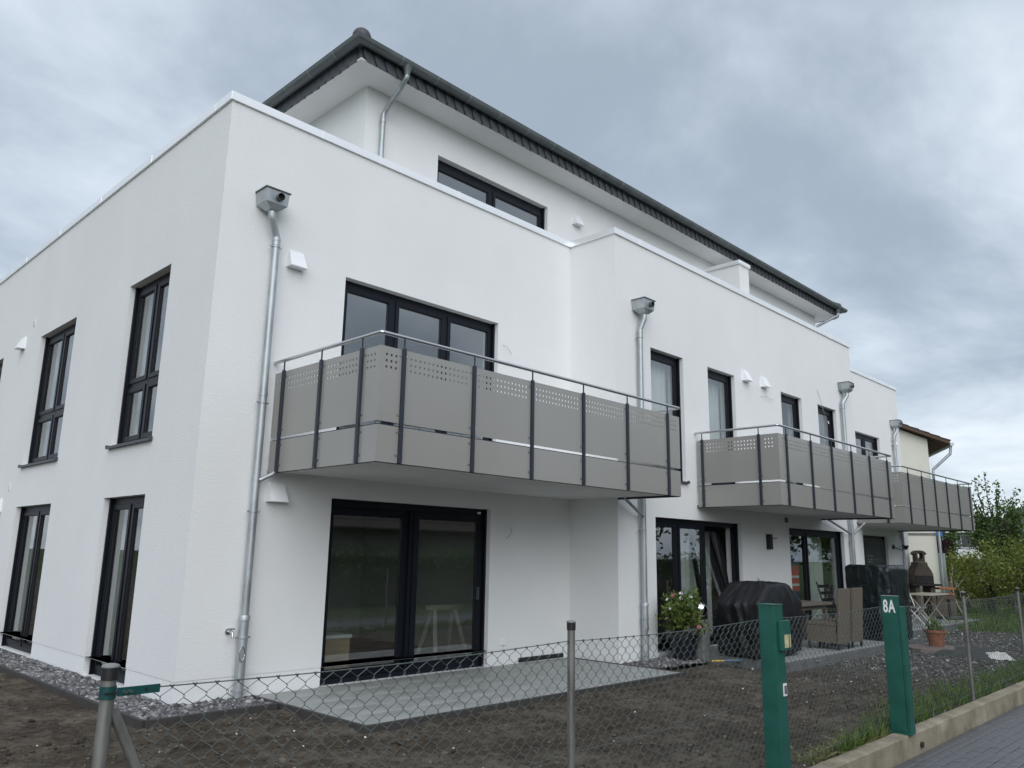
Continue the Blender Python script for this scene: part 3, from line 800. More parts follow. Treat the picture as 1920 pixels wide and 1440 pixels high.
# ---------------------------------------------------------------- windows
def window(F, a0, a1, z0, z1, cols, transom=None, sill=True, d0=.125, head=.085, handle=None, tilt=None, sash=.062, ledge=False, shutter=False, slide=False):
    fw = .055; fm = MB()
    fm.box(a0 + .001, a0 + fw, d0, d0 + .085, z0, z1, F); fm.box(a1 - fw, a1 - .001, d0, d0 + .085, z0, z1, F)
    fm.box(a0 + fw, a1 - fw, d0 - .004, d0 + .085, z1 - head, z1 - .001, F); fm.box(a0 + fw, a1 - fw, d0, d0 + .085, z0 + .001, z0 + .06, F)
    # guide rails of the roller blind
    fm.box(a0 + .001, a0 + .034, d0 - .05, d0 - .002, z0, z1, F); fm.box(a1 - .034, a1 - .001, d0 - .05, d0 - .002, z0, z1, F)
    bounds = [a0 + fw] + [a0 + (a1 - a0) * c for c in cols] + [a1 - fw]
    for c in bounds[1:-1]: fm.box(c - .03, c + .03, d0 + .002, d0 + .083, z0 + .06, z1 - head, F)
    zr = [(z0 + .06, z1 - head)] if transom is None else [(z0 + .06, transom - .03), (transom + .03, z1 - head)]
    cells = []
    for i in range(len(bounds) - 1):
        l = bounds[i] + (.03 if i else 0); r = bounds[i + 1] - (.03 if i < len(bounds) - 2 else 0)
        if transom is not None: fm.box(l, r, d0 + .004, d0 + .08, transom - .03, transom + .03, F)
        for (zz0, zz1) in zr: cells.append((i, l, r, zz0, zz1))
    w = obj('window', fm, M['frame'], BD)
    for n_, (i, l, r, zz0, zz1) in enumerate(cells):
        G = F
        if tilt == i:
            piv = zz0
            G = lambda a, d, z: F(a, d + (z - piv) * .16, z)
        dd = d0 - .012 + (.05 if slide and i == 0 else 0)
        s = MB(); g_ = .003; sw = sash * (1.55 if slide else 1)
        s.box(l + g_, l + sw, dd, dd + .07, zz0 + g_, zz1 - g_, G); s.box(r - sw, r - g_, dd, dd + .07, zz0 + g_, zz1 - g_, G)
        s.box(l + sw, r - sw, dd + .001, dd + .069, zz1 - sw, zz1 - g_, G); s.box(l + sw, r - sw, dd + .001, dd + .069, zz0 + g_, zz0 + sw, G)
        obj('sash', s, M['frame'], w)
        pn = MB(); pn.box(l + sw + .0005, r - sw - .0005, dd + .030, dd + .036, zz0 + sw + .0005, zz1 - sw - .0005, G)
        obj('pane', pn, M['glass'], w)
        rub = MB(); q = .009                    # black glazing seal, set inside the sash
        rub.box(l + sw + .0006, l + sw + q, dd + .012, dd + .029, zz0 + sw + .0006, zz1 - sw - .0006, G); rub.box(r - sw - q, r - sw - .0006, dd + .012, dd + .029, zz0 + sw + .0006, zz1 - sw - .0006, G)
        rub.box(l + sw + q, r - sw - q, dd + .012, dd + .029, zz1 - sw - q, zz1 - sw - .0006, G); rub.box(l + sw + q, r - sw - q, dd + .012, dd + .029, zz0 + sw + .0006, zz0 + sw + q, G)
        obj('glazing_seal', rub, M['black'], w)
    if sill:
        s = MB(); s.box(a0 - .035, a1 + .035, -.055, -.002, z0 - .038, z0 - .006, F); s.box(a0 + .002, a1 - .002, -.002, d0 - .001, z0 - .030, z0 - .003, F)
        s.box(a0 - .035, a0 - .028, -.055, -.002, z0 - .006, z0 + .014, F); s.box(a1 + .028, a1 + .035, -.055, -.002, z0 - .006, z0 + .014, F)
        obj('sill', s, M['sill'], w)
    if ledge:
        s = MB(); s.box(a0 + .003, a1 - .003, -.02, d0 + .03, z0 - .045, z0 - .003, F); obj('threshold', s, M['ledge'], w)
    if handle is not None:
        s = MB(); s.box(handle - .012, handle + .012, d0 - .055, d0 - .013, z0 + .95, z0 + 1.13, F); obj('handle', s, M['sill'], w, bevel=.004)
    if shutter:
        s = MB(); zz = z0 + .05
        while zz < z1 - head - .01:
            s.box(a0 + .036, a1 - .036, d0 - .048, d0 - .030, zz + .004, zz + .050, F); zz += .054
        obj('roller_shutter', s, M['sill'], w, bevel=.004)
    return w
# first section: balcony door above, sliding door below
window(F0, *op1[0], [.315, .655])
window(F0, *op1[1], [.50], sill=False, ledge=True, slide=True, handle=4.46, head=.10)
b = MB(); b.box(4.44, 4.50, .108, .120, 2.215, 2.245); obj('sensor', b, M['ventwhite'], BD)
# second section
for q in op2[:4]: window(FP, *q, [], handle=None)
window(FP, *op2[4], [.285, .60], sill=False, ledge=True, tilt=2)
window(FP, *op2[5], [.36], sill=False, ledge=True)
# third section
window(F0, *op3[0], [.34, .67]); window(F0, *op3[1], [.5], sill=False, ledge=True, shutter=True)
# left facade
for q in opl[:3]: window(L0, *q, [.5], transom=3.80)
for q in opl[3:]: window(L0, *q, [.5], sill=False, ledge=True)
# penthouse
for q in pw: window(front(PY), *q, [.5], head=.12)

# ---------------------------------------------------------------- balconies
def balcony(x0, x1, yf, yl, yr, fposts, lposts, rposts, pitch=.0615):
    B = obj('balcony', MB().box(x0 + .016, x1 - .016, yf + .016, max(yl, yr) - .001 if abs(yl - yr) < .01 else YP - .001, 2.545, 2.76), M['slab'], BD)
    if abs(yl - yr) > .01:                          # the part of the slab that lies in the recess
        m = MB()
        if yl > yr: m.box(x0 + .016, XI - .001, YP + .001, -.001, 2.546, 2.759)
        else: m.box(X2 + .001, x1 - .016, YP + .001, -.001, 2.546, 2.759)
        obj('slab_extension', m, M['slab'], B)
    zb, zg0, zg1, zt, t = 2.52, 2.898, 2.938, 3.728, .010
    def side(F, a0, a1, mb_up, mb_lo, hole=True):
        hs = []
        if hole:
            n = int((a1 - a0 - .10) / pitch); s0 = (a0 + a1) / 2 - (n - 1) * pitch / 2
            for i in range(n):
                for j in range(3):
                    c, z = s0 + i * pitch, zt - .085 - j * .066
                    hs.append((c - .0125, c + .0125, z - .0125, z + .0125))
        grid_wall(mb_up, F, a0, a1, zg1, zt, hs, t)
        mb_lo.box(a0, a1, 0, t, zb, zg0, F)
    FF = lambda a, d, z: (a, yf + d, z)
    FL = lambda a, d, z: (x0 + d, a, z)
    FR = lambda a, d, z: (x1 - d, a, z)
    G = .006
    def put(u, l):
        obj('panel', u, M['panel'], B, recalc=False); obj('lower_panel', l, M['panel'], B)
    for a, c in zip(fposts[:-1], fposts[1:]):
        u, l = MB(), MB(); side(FF, a + G, c - G, u, l); put(u, l)
    ls = sorted(lposts); rs = sorted(rposts)
    for ps, F, ye in ((ls, FL, yl), (rs, FR, yr)):
        for a, c in zip(ps[:-1], ps[1:]):
            u, l = MB(), MB(); side(F, a + G, c - G, u, l); put(u, l)
        u, l = MB(), MB(); side(F, ps[-1] + G, ye - .03, u, l); put(u, l)
    u, l = MB(), MB(); side(FF, x0, fposts[0] - G, u, l); side(FL, yf + t, ls[0] - G, u, l); put(u, l)
    u, l = MB(), MB(); side(FF, fposts[-1] + G, x1, u, l); side(FR, yf + t, rs[0] - G, u, l); put(u, l)
    # posts outside of the panels
    scr = MB()
    def post(F, a):
        m = MB(); m.box(a - .021, a + .021, -.032, -.002, zb, zt + .01, F); m.box(a - .007, a + .007, -.022, -.008, zt + .01, 3.845, F)
        obj('post', m, M['post'], B, bevel=.002)
        for z in (2.60, 2.84, 3.02, 3.66):
            for s in (-1, 1):
                c = F(a + s * .045, -.004, z); q = [F(a + s * .045 + .011 * math.cos(k), -.006, z + .011 * math.sin(k)) for k in np.linspace(0, 5.24, 6)]
                scr.add(q, [tuple(range(6))])
                scr.box(a + s * .030 - .012, a + s * .030 + .012, -.005, -.001, z - .006, z + .006, F)
    for a in fposts: post(FF, a)
    for a in lposts: post(FL, a)
    for a in rposts: post(FR, a)
    obj('panel_screws', scr, M['steel'], B, kind='stuff', recalc=False)
    m = MB(); zr = 3.865; o = -.004
    m.tube([(x0 + o, yl - .01, zr), (x0 + o, yf + o + .02, zr), (x0 + o + .006, yf + o + .006, zr), (x0 + o + .02, yf + o, zr), (x1 - o - .02, yf + o, zr), (x1 - o - .006, yf + o + .006, zr), (x1 - o, yf + o + .02, zr), (x1 - o, yr - .01, zr)], .0215, 12)
    obj('handrail', m, M['steel'], B, smooth=50)
    m = MB()                                        # inner rail that carries the panels
    m.box(x0 + .02, x1 - .02, yf + .012, yf + .03, zg0 - .012, zg0 + .012); m.box(x0 + .012, x0 + .03, yf + .032, yl - .02, zg0 - .012, zg0 + .012); m.box(x1 - .03, x1 - .012, yf + .032, yr - .02, zg0 - .012, zg0 + .012)
    obj('panel_rail', m, M['post'], B)
    m = MB(); m.box(x0 + .012, x1 - .012, yf + .0105, yf + .0155, 2.512, 2.56); m.box(x0 + .0105, x0 + .0155, yf + .016, yl, 2.512, 2.56); m.box(x1 - .0155, x1 - .0105, yf + .016, yr, 2.512, 2.56)
    obj('drip_edge', m, M['post'], B)
    return B
B1 = balcony(.865, 6.49, -2.15, 0, YP, [1.16, 2.18, 3.165, 4.16, 5.135, 6.15], [-1.84, -1.06, -.25], [-1.75])
B2 = balcony(8.85, 14.17, -2.60, YP, YP, [9.12, 10.10, 11.01, 11.95, 12.89, 13.88], [-2.25, -1.14], [-2.2])
B3 = balcony(16.22, 21.98, -2.12, YP, 0, [16.64, 17.64, 18.63, 19.62, 20.65, 21.70], [-1.75], [-1.82, -1.06, -.25])
# outlet pipes from the balconies to the rain pipes
for parent, pts in ((B1, [(.87, -.20, 2.53), (.85, -.18, 2.50), (.72, -.12, 2.42)]), (B1, [(6.45, YP - .16, 2.57), (6.52, YP - .13, 2.51), (7.02, YP - .10, 2.27)]),
                    (B2, [(14.12, YP - .16, 2.57), (14.25, YP - .14, 2.52), (15.55, YP - .10, 2.25)]), (B3, [(16.3, YP - .2, 2.57), (16.2, YP - .18, 2.50), (15.73, YP - .10, 2.25)])):
    m = MB(); m.tube(pts, .026, 10); obj('outlet_pipe', m, M['zinc'], parent, smooth=50)

# ---------------------------------------------------------------- rain pipes with hopper heads
def downpipe(xh, xp, yw, zt=5.72, full=True):
    yp = yw - .085; yh = yw - .155
    m = MB()
    m.tube([(xh, yh, zt + .01), (xh, yh, zt - .06), (xh + (xp - xh) * .12, yh + .006, zt - .10), (xp - (xp - xh) * .12, yp - .006, zt - .26), (xp, yp, zt - .31), (xp, yp, zt - .36), (xp, yp, .86)], .046, 14)
    D = obj('downpipe', m, M['zinc'], BD, smooth=50)
    h = MB(); a, c = .155, .26                      # half width, depth
    z0, z1, z2 = zt + .0, zt + .07, zt + .235
    y1, y0 = yw - .012, yw - .012 - c
    P = [(xh - a, y1, z2), (xh + a, y1, z2), (xh + a, y0, z2), (xh - a, y0, z2), (xh - a * .93, y1, z1), (xh + a * .93, y1, z1), (xh + a * .93, y0 + .012, z1), (xh - a * .93, y0 + .012, z1),
         (xh - .06, yh + .06, z0), (xh + .06, yh + .06, z0), (xh + .06, yh - .06, z0), (xh - .06, yh - .06, z0)]
    h.add(P, [(0, 1, 2, 3), (0, 4, 5, 1), (1, 5, 6, 2), (2, 6, 7, 3), (3, 7, 4, 0), (4, 8, 9, 5), (5, 9, 10, 6), (6, 10, 11, 7), (7, 11, 8, 4), (8, 11, 10, 9)])
    H = obj('hopper_head', h, M['zinc'], D)
    l = MB(); l.box(xh - a - .015, xh + a + .015, y0 - .015, y1 + .005, z2 + .001, z2 + .014); obj('hopper_lid', l, M['gutter'], D)
    s = MB(); s.tube([(xh + .02, y0 + .01, zt + .15), (xh + .02, y0 - .055, zt + .145)], .047, 14, cap=False); obj('overflow_spout', s, M['gutter'], D, smooth=50)
    s = MB(); s.tube([(xh + .02, y0 - .003, zt + .15), (xh + .02, y0 - .006, zt + .15)], .044, 14); obj('spout_opening', s, M['black'], D)
    for z in (zt - .34, zt - .40, 3.42, 2.42):
        k = MB(); k.lathe([(.050, 0), (.050, .045)], (xp, yp, z), 14); obj('pipe_collar', k, M['zinc'], D, smooth=50)
    k = MB(); k.lathe([(.062, 0), (.062, .05), (.055, .06)], (xp, yp, .85), 14); obj('pipe_collar', k, M['zinc'], D, smooth=50)
    for z in (zt - .425, 3.33, 2.05, .66, .10):
        r = .064 if z < .8 else .054
        k = MB(); k.lathe([(r - .006, 0), (r, 0), (r, .018), (r - .006, .018)], (xp, yp, z), 16)
        k.box(xp - .008, xp + .008, yp + r - .004, yw, z + .002, z + .016); k.box(xp + r - .004, xp + r + .022, yp - .01, yp + .01, z, z + .018); k.box(xp - r - .022, xp - r + .004, yp - .01, yp + .01, z, z + .018)
        obj('pipe_bracket', k, M['zinc'], D)
    s = MB(); s.lathe([(.055, -.05), (.055, .86)], (xp, yp, 0), 16); obj('stand_pipe', s, M['zinc'], D, smooth=50)
    hd = MB(); vs = []
    oval = [(.034 * math.cos(t), .085 * math.sin(t)) for t in np.linspace(0, 2 * math.pi, 17)[:-1]]
    hd.prism(oval, lambda u, v, d: (xp - .028 + u * .8, yp - .052 - d + abs(u) * .3 - .004, .50 + v), 0, .012)
    obj('cleaning_hatch', hd, M['zinc'], D, smooth=40)
    hd = MB(); hd.tube([(xp - .028 + .032 * math.cos(t), yp - .066, .50 + .075 * math.sin(t)) for t in np.linspace(0, 2 * math.pi, 19)], .0045, 6); obj('hatch_ring', hd, M['steel'], D, smooth=True)
    s = MB(); s.lathe([(.066, -.02), (.066, .03), (.058, .035)], (xp, yp, 0), 16); obj('base_sleeve', s, M['greenclip'], D)
    return D
downpipe(.57, .695, 0); downpipe(7.08, 7.045, YP); downpipe(15.80, 15.66, YP); downpipe(22.20, 22.08, 0)

# ---------------------------------------------------------------- small fittings on the walls
def hood(F, a, z, s=1.0):
    m = MB(); w = .115 * s; h = .21 * s
    m.add([F(a - w * .86, -.03 * s, z + h), F(a + w * .86, -.03 * s, z + h), F(a + w, -.125 * s, z), F(a - w, -.125 * s, z), F(a - w * .9, .001, z + h * 1.02), F(a + w * .9, .001, z + h * 1.02), F(a + w, .001, z), F(a - w, .001, z)],
          [(0, 1, 2, 3), (0, 4, 5, 1), (0, 3, 7, 4), (1, 5, 6, 2), (3, 2, 6, 7)])
    m.box(a - w - .003, a + w + .003, -.128 * s, -.001, z - .012, z + .001, F)
    obj('vent_hood', m, M['ventwhite'], BD)
for F, a, z in ((F0, 1.02, 5.14), (F0, 1.0, 2.20), (FP, 10.86, 5.20), (FP, 11.66, 5.20), (F0, 22.2, 5.2), (F0, 22.18, 2.35), (front(PY), 7.55, 8.06), (L0, 7.78, 5.20), (L0, 7.75, 2.22)):
    hood(F, a, z)
for a, z in ((7.28, 5.55), (7.32, 2.58)):
    m = MB()
    for k in range(5): m.box(a - .05, a + .05, -.012, .001, z + k * .022, z + k * .022 + .010, L0)
    m.box(a - .055, a + .055, -.004, .002, z - .01, z + .115, L0); obj('vent_grille', m, M['ventwhite'], BD)
def cable(pts, r=.004): m = MB(); m.tube(pts, r, 6); obj('cable_end', m, M['cable'], BD, smooth=True)
cable([(4.80, .0, 4.90), (4.83, -.06, 4.86), (4.88, -.08, 4.80), (4.90, -.09, 4.74)])
cable([(5.03, .0, 2.04), (5.02, -.05, 1.98), (4.95, -.07, 1.90), (4.86, -.09, 1.86)], .0035)
cable([(14.40, YP, 5.60), (14.44, YP - .05, 5.35), (14.5, YP - .07, 5.10), (14.7, YP - .09, 4.85)], .005)
cable([(11.5, YP, 4.97), (11.62, YP - .04, 5.0), (11.9, YP - .05, 4.96), (12.0, YP - .05, 4.97)], .004)
m = MB(); m.tube([(14.7, YP - .09, 4.86), (14.72, YP - .09, 4.80)], .014, 8); obj('cable_connector', m, M['ventwhite'], BD)
m = MB(); m.box(4.88, 4.955, -.035, .001, .31, .385); obj('wall_socket', m, M['ventwhite'], BD, bevel=.006)
m = MB(); m.box(5.26, 6.30, -.006, .02, .035, .10); obj('air_grille', m, M['black'], BD)
m = MB(); m.tube([(.55, .0, .735), (.55, -.018, .735)], .035, 14); m.tube([(.55, -.018, .735), (.55, -.10, .735), (.555, -.115, .72), (.555, -.118, .67)], .014, 10); m.tube([(.515, -.075, .765), (.595, -.075, .765)], .009, 8); m.tube([(.55, -.075, .735), (.55, -.075, .765)], .01, 8)
obj('garden_tap', m, M['steel'], BD, smooth=50)
m = MB(); m.tube([(12.37, YP, 2.44), (12.37, YP - .03, 2.44)], .06, 14); obj('junction_box', m, M['pillar'], BD)

# wall lamps
t = thing('wall_lamp', 'small black box wall lamp with side arm under the middle balcony', 'wall lamp', (11.5, YP, 1.9))
m = MB(); m.box(11.44, 11.56, YP - .09, YP - .001, 1.82, 2.12); obj('lamp_body', m, M['black'], t, bevel=.006)
m = MB(); m.tube([(11.565, YP - .05, 2.05), (11.80, YP - .06, 2.045)], .008, 8); obj('lamp_arm', m, M['black'], t)
t = thing('scroll_lamp', 'black wrought iron scroll wall lamp beside the closed roller shutter', 'wall lamp', (21.5, 0, 2.0))
m = MB(); m.tube([(21.46, .0, 2.05), (21.46, -.03, 2.05)], .07, 12); obj('wall_plate', m, M['black'], t)
m = MB(); m.tube([(21.46, -.03, 2.05), (21.55, -.10, 2.0), (21.68, -.16, 1.97), (21.80, -.20, 2.02), (21.82, -.2, 2.10), (21.74, -.18, 2.12), (21.70, -.17, 2.06)], .012, 8); obj('scroll', m, M['black'], t, smooth=True)
m = MB(); m.lathe([(.02, 0), (.055, .05), (.085, .12), (.08, .12), (.02, .02)], (21.92, -.22, 1.98), 12); m.tube([(21.80, -.20, 2.0), (21.92, -.22, 1.98)], .012, 8); obj('lamp_shade', m, M['black'], t)

# ---------------------------------------------------------------- things seen through the panes
def curtain(F, a0, a1, z0, z1, d, label):
    m = MB(); n = max(8, int((a1 - a0) / .03)); vs = []
    for i in range(n + 1):
        a = a0 + (a1 - a0) * i / n; w = .03 * math.sin(i * 1.25) + .008 * math.sin(i * .6)
        vs += [F(a, d + w, z0), F(a, d + w, z1)]
    k = 2 * (n + 1); vs += [F(a0 + (a1 - a0) * (i // 2) / n, d + .004 + .03 * math.sin((i // 2) * 1.25) + .008 * math.sin((i // 2) * .6), (z0, z1)[i % 2]) for i in range(k)]
    fs = [(2 * i, 2 * i + 2, 2 * i + 3, 2 * i + 1) for i in range(n)] + [(k + 2 * i, k + 2 * i + 1, k + 2 * i + 3, k + 2 * i + 2) for i in range(n)]
    m.add(vs, fs); obj('curtain', m, M['curtain'], smooth=True, label=label, cat='curtain', group='pale curtains behind the panes', recalc=False)
curtain(FP, 7.95, 8.46, 3.0, 5.15, .33, 'pale curtain in the upper window nearest the second rain pipe')
curtain(FP, 9.85, 10.38, 3.0, 5.15, .33, 'pale curtain in the upper window left of the two wall vents')
curtain(FP, 12.52, 13.1, 3.0, 5.2, .33, 'pale curtain in the narrow upper window right of the two wall vents')
curtain(FP, 14.42, 15.0, 3.0, 5.2, .33, 'pale curtain in the upper window left of the third rain pipe')
curtain(FP, 8.8, 9.3, .12, 2.2, .45, 'pale curtain behind the middle pane of the patio door by the grill')
curtain(FP, 9.55, 10.3, .12, 2.2, .62, 'pale curtain behind the tilted sash of the patio door')
curtain(FP, 14.1, 15.1, .12, 2.2, .45, 'pale curtain in the patio door behind the wicker chairs')
curtain(L0, 1.42, 1.95, 3.0, 5.2, .36, 'pale curtain in the left facade upper window nearest the corner')
curtain(L0, 5.0, 5.7, 3.0, 5.2, .36, 'pale curtain in the left facade upper window farther from the corner')
curtain(L0, 1.42, 1.95, .05, 2.2, .36, 'pale curtain in the left facade ground window nearest the corner')
curtain(L0, 5.0, 5.7, .05, 2.2, .36, 'pale curtain in the left facade ground window farther from the corner')
t = thing('striped_banner', 'red white and navy striped cloth hanging behind the patio door pane', 'banner', (12.95, YP + .22, .9))
zz = .75
for (h, k) in ((.22, 'navy'), (.10, 'red'), (.05, 'white'), (.12, 'red'), (.05, 'white'), (.2, 'red'), (.14, 'navy'), (.10, 'blue')):
    m = MB(); m.box(12.58, 13.30, YP + .205, YP + .211, zz, zz + h - .001); obj('stripe', m, M[k], t); zz += h
t = thing('sawhorse', 'pale wooden trestle standing inside behind the ground floor sliding door', 'sawhorse', (4.35, .72, 0))
m = MB(); m.box(3.98, 4.74, .68, .76, .80, .87); obj('beam', m, M['trestle'], t)
for sx in (-1, 1):
    for sy in (-1, 1):
        m = MB(); m.tube([(4.36 + sx * .20, .72 + sy * .03, .80), (4.36 + sx * .33, .72 + sy * .24, .015)], .038, 4); obj('leg', m, M['trestle'], t)
t = thing('cabinet', 'low pale wooden cabinet with white top inside the sliding door', 'cabinet', (2.35, .8, 0))
m = MB(); m.box(2.0, 2.62, .62, 1.02, .02, .50); obj('body', m, M['wood'], t)
m = MB(); m.box(1.98, 2.64, .60, 1.04, .502, .54); obj('top', m, M['white'], t)

# ================================================================== fence and green posts
FY = -5.70
fence = thing('chain_link_fence', 'green grey chain link fence with round posts along the garden', 'fence', (0, FY, 0))
WZ = 1.155
def fpost(x, r, ztop, z0=-.03, FY=FY):
    m = MB(); m.lathe([(r, z0), (r, ztop - .05)], (x, FY, 0), 20); p = obj('post', m, M['galvpost'], fence, smooth=50)
    m = MB(); m.lathe([(r + .0035, ztop - .052), (r + .0035, ztop - .012)], (x, FY, 0), 20); obj('cap_band', m, M['black'], p, smooth=50)
    m = MB(); m.lathe([(r + .005, ztop - .0115), (r + .006, ztop - .007), (r + .003, ztop - .003), (r * .6, ztop + .001)], (x, FY, 0), 20); obj('cap_disc', m, M['capgrey'], p, smooth=50)
    return p
p0 = fpost(-2.765, .0235, 1.232, -.05); fpost(-.311, .0215, 1.268); fpost(7.31, .022, 1.272, -.01, -5.63); fpost(10.0, .022, 1.275, -.01, -5.63); fpost(12.8, .025, 1.26, -.03, -5.62); fpost(15.7, .025, 1.26, -.03, -5.62)
m = MB(); m.tube([(-2.745, FY, 1.085), (-2.60, FY, .80), (-2.19, FY, 0.0)], .018, 16); obj('strut', m, M['galvpost'], fence, smooth=50)
m = MB(); m.lathe([(.0268, 1.118), (.0268, 1.160)], (-2.765, FY, 0), 20); m.box(-2.745, -2.60, FY - .030, FY - .025, 1.127, 1.155)
clamp = obj('clamp', m, M['greenclip'], fence, smooth=40)
for xx in (-2.718, -2.700):
    m = MB(); m.tube([(xx, FY - .0305, 1.139), (xx, FY - .038, 1.139)], .0065, 6); obj('clamp_bolt', m, M['steel'], clamp)
m = MB(); m.tube([(-2.648, FY - .0302, 1.141), (-2.648, FY - .0308, 1.141)], .006, 8); obj('clamp_hole', m, M['black'], clamp)
m = MB(); m.box(-2.785, -2.745, FY - .0285, FY - .0265, 1.135, 1.142); obj('clamp_groove', m, M['black'], clamp)

def bay(x0, x1, zt0, zt1, y0=-5.70, y1=-5.70):
    s, hz_ = .0425, .0385                     # wire pitch (half a diamond) and half a diamond's height
    n = int((x1 - x0) / s); mb = MB(); rows = int(zt0 / hz_)
    for i in range(n + 1):
        xc = x0 + (i + .5) * s
        if xc > x1: break
        f = (xc - x0) / (x1 - x0); zt = zt0 + (zt1 - zt0) * f - .018 * math.sin(f * math.pi); FY = y0 + (y1 - y0) * f
        pts = []
        for k in range(rows + 1):
            sg = 1 if (k + i) % 2 else -1
            z = zt - k * hz_
            jx = .005 * mnoise.noise((xc * 5, z * 6, 2)); jy = .014 * mnoise.noise((xc * 1.3, z * 1.5, 9))
            pts.append((xc + sg * .0228 + jx, FY - .003 * sg + jy, z + .004))
            pts.append((xc + sg * .0215 + jx, FY - .002 * sg + jy, z - .005))
        mb.tube(pts, .0017, 3, cap=False)
        if i % 2: mb.tube([(xc + .0213 - .009, FY - .004, zt + .004), (xc + .0213 + .002, FY, zt - .008), (xc + .0213 + .009, FY + .004, zt + .003)], .0032, 4)
    obj('wire_mesh', mb, M['wire'], fence, kind='stuff', recalc=False)
    for dz, r in ((0, .0026), (-.58, .0018), (-1.08, .0018)):
        m = MB(); m.tube([(x0 + (x1 - x0) * q, y0 + (y1 - y0) * q, zt0 + (zt1 - zt0) * q - .018 * math.sin(q * math.pi) + dz) for q in np.linspace(0, 1, 9)], r, 6); obj('line_wire', m, M['wire'], fence)
bay(-2.63, -.33, 1.141, 1.158); bay(-.285, 2.10, 1.155, 1.165, -5.70, -5.612); bay(2.11, 4.68, 1.165, 1.176, -5.610, -5.590); bay(4.69, 7.29, 1.172, 1.160, -5.592, -5.63); bay(7.33, 9.98, 1.166, 1.19, -5.63, -5.63); bay(10.02, 12.78, 1.19, 1.18, -5.63, -5.62); bay(12.82, 15.68, 1.18, 1.18, -5.62, -5.62)

GP1 = thing('green_post', 'square green steel post carrying a letter lamp box and bell label', 'gate post', (2.1, -5.69, 0), 'green steel posts in the fence line')
m = MB(); m.box(2.03, 2.172, -5.752, -5.622, -.02, 1.276); obj('shaft', m, M['green'], GP1, bevel=.004)
m = MB(); m.box(2.026, 2.176, -5.756, -5.618, 1.277, 1.284); obj('top_plate', m, M['green'], GP1, bevel=.002)
m = MB(); m.box(2.176, 2.215, -5.735, -5.64, -.02, .33); obj('lower_plate', m, M['green'], GP1, bevel=.003)
lb = obj('lamp_box', MB().box(2.065, 2.222, -5.784, -5.754, .945, 1.165), M['green'], GP1, bevel=.005)
m = MB(); m.box(2.108, 2.206, -5.789, -5.7845, .965, 1.06); obj('lamp_glass', m, M['lampglass'], lb)
m = MB(); m.box(2.172, 2.180, -5.792, -5.7895, .962, 1.063); obj('glass_bar', m, M['green'], lb)
bp_ = obj('bell_panel', MB().box(2.105, 2.16, -5.760, -5.753, .615, .705), M['labelwhite'], GP1, bevel=.002)
m = MB(); m.box(2.114, 2.151, -5.7625, -5.7605, .63, .69); obj('bell_field', m, M['bellgrey'], bp_)
m = MB(); m.tube([(2.132, -5.763, .658), (2.132, -5.767, .658)], .010, 12); obj('bell_button', m, M['steel'], bp_)
m = MB()
for yy in (-5.72, -5.655): m.tube([(2.030, yy, 1.262), (2.0285, yy, 1.262)], .005, 8)
obj('screw_heads', m, M['black'], GP1, kind='stuff')
GP2 = thing('green_post', 'green steel post with white house number 8A, right of the bell post', 'gate post', (4.68, -5.69, 0), 'green steel posts in the fence line')
m = MB(); m.box(4.64, 4.70, -5.757, -5.602, .012, 1.282); obj('shaft', m, M['green'], GP2, bevel=.003)
m = MB(); m.box(4.648, 4.768, -5.790, -5.759, .002, 1.185); obj('front_plate', m, M['green'], GP2, bevel=.003)
m = MB(); m.box(4.610, 4.72, -5.80, -5.59, .001, .011); obj('foot_plate', m, M['green'], GP2)
m = MB(); m.box(4.638, 4.702, -5.759, -5.600, 1.283, 1.287); obj('top_edge', m, M['zinc'], GP2)
fc = bpy.data.curves.new('house_number', 'FONT'); fc.body = '8A'; fc.size = .168; fc.extrude = .0012; fc.offset = .0042; fc.align_x = 'CENTER'; fc.space_character = 1.14
fo = bpy.data.objects.new('number_text', fc); COL.objects.link(fo)
fme = bpy.data.meshes.new_from_object(fo.evaluated_get(bpy.context.evaluated_depsgraph_get()))
bpy.data.objects.remove(fo)
fme.materials.clear(); fme.materials.append(M['labelwhite'])
fo = bpy.data.objects.new('house_number', fme); COL.objects.link(fo)
fo.parent = GP2; fo.scale = (.54, 1, 1)
fo.location = Vector((4.6375, -5.677, 1.128)) - Vector(GP2.location)
fo.rotation_euler = (R_(90), 0, R_(-90))

# ================================================================== things in the garden
# shrub in a dark pot, stone pillar with a chrome ball
def tub(name, label, cat, x, y, z, r0, r1, h, m, rim=.02):
    t = thing(name, label, cat, (x, y, z))
    b = MB(); b.lathe([(r0, 0), (r1 * .97, h * .82), (r1 + rim, h * .84), (r1 + rim, h), (r1 - .01, h), (r1 - .02, h - .04)], (x, y, z), 24); obj('pot', b, m, t, smooth=40)
    b = MB(); b.lathe([(r1 - .022, h - .045), (.01, h - .03)], (x, y, z), 16, cap=False); obj('potting_soil', b, M['clod'], t)
    return t
def leaves(name, t, P, size, m, up=.3, asp=.5):
    V, F = leaf_quads(P, size, up, asp); return np_obj(name, V, F, m, parent=t)
t = tub('potted_shrub', 'leafy green shrub with white and pink blossoms in a dark pot', 'potted plant', 7.68, -1.38, .01, .17, .235, .42, M['potdark'])
st = MB(); C_ = []
for k in range(34):
    a = random.uniform(0, 6.28); r = random.uniform(.1, .55); h = random.uniform(.16, .48) if r > .3 else random.uniform(.38, .60)
    droop = -.35 if r > .35 else 0
    e = Vector((7.68 + r * math.cos(a), -1.38 + r * .8 * math.sin(a), .42 + h + droop * (r - .3)))
    md = Vector((7.68 + r * .5 * math.cos(a), -1.38 + r * .4 * math.sin(a), .42 + h * .75))
    st.tube([(7.68, -1.38, .38), md, e], [.008, .006, .003], 5); C_ += [md, e, (md + e) / 2, e]
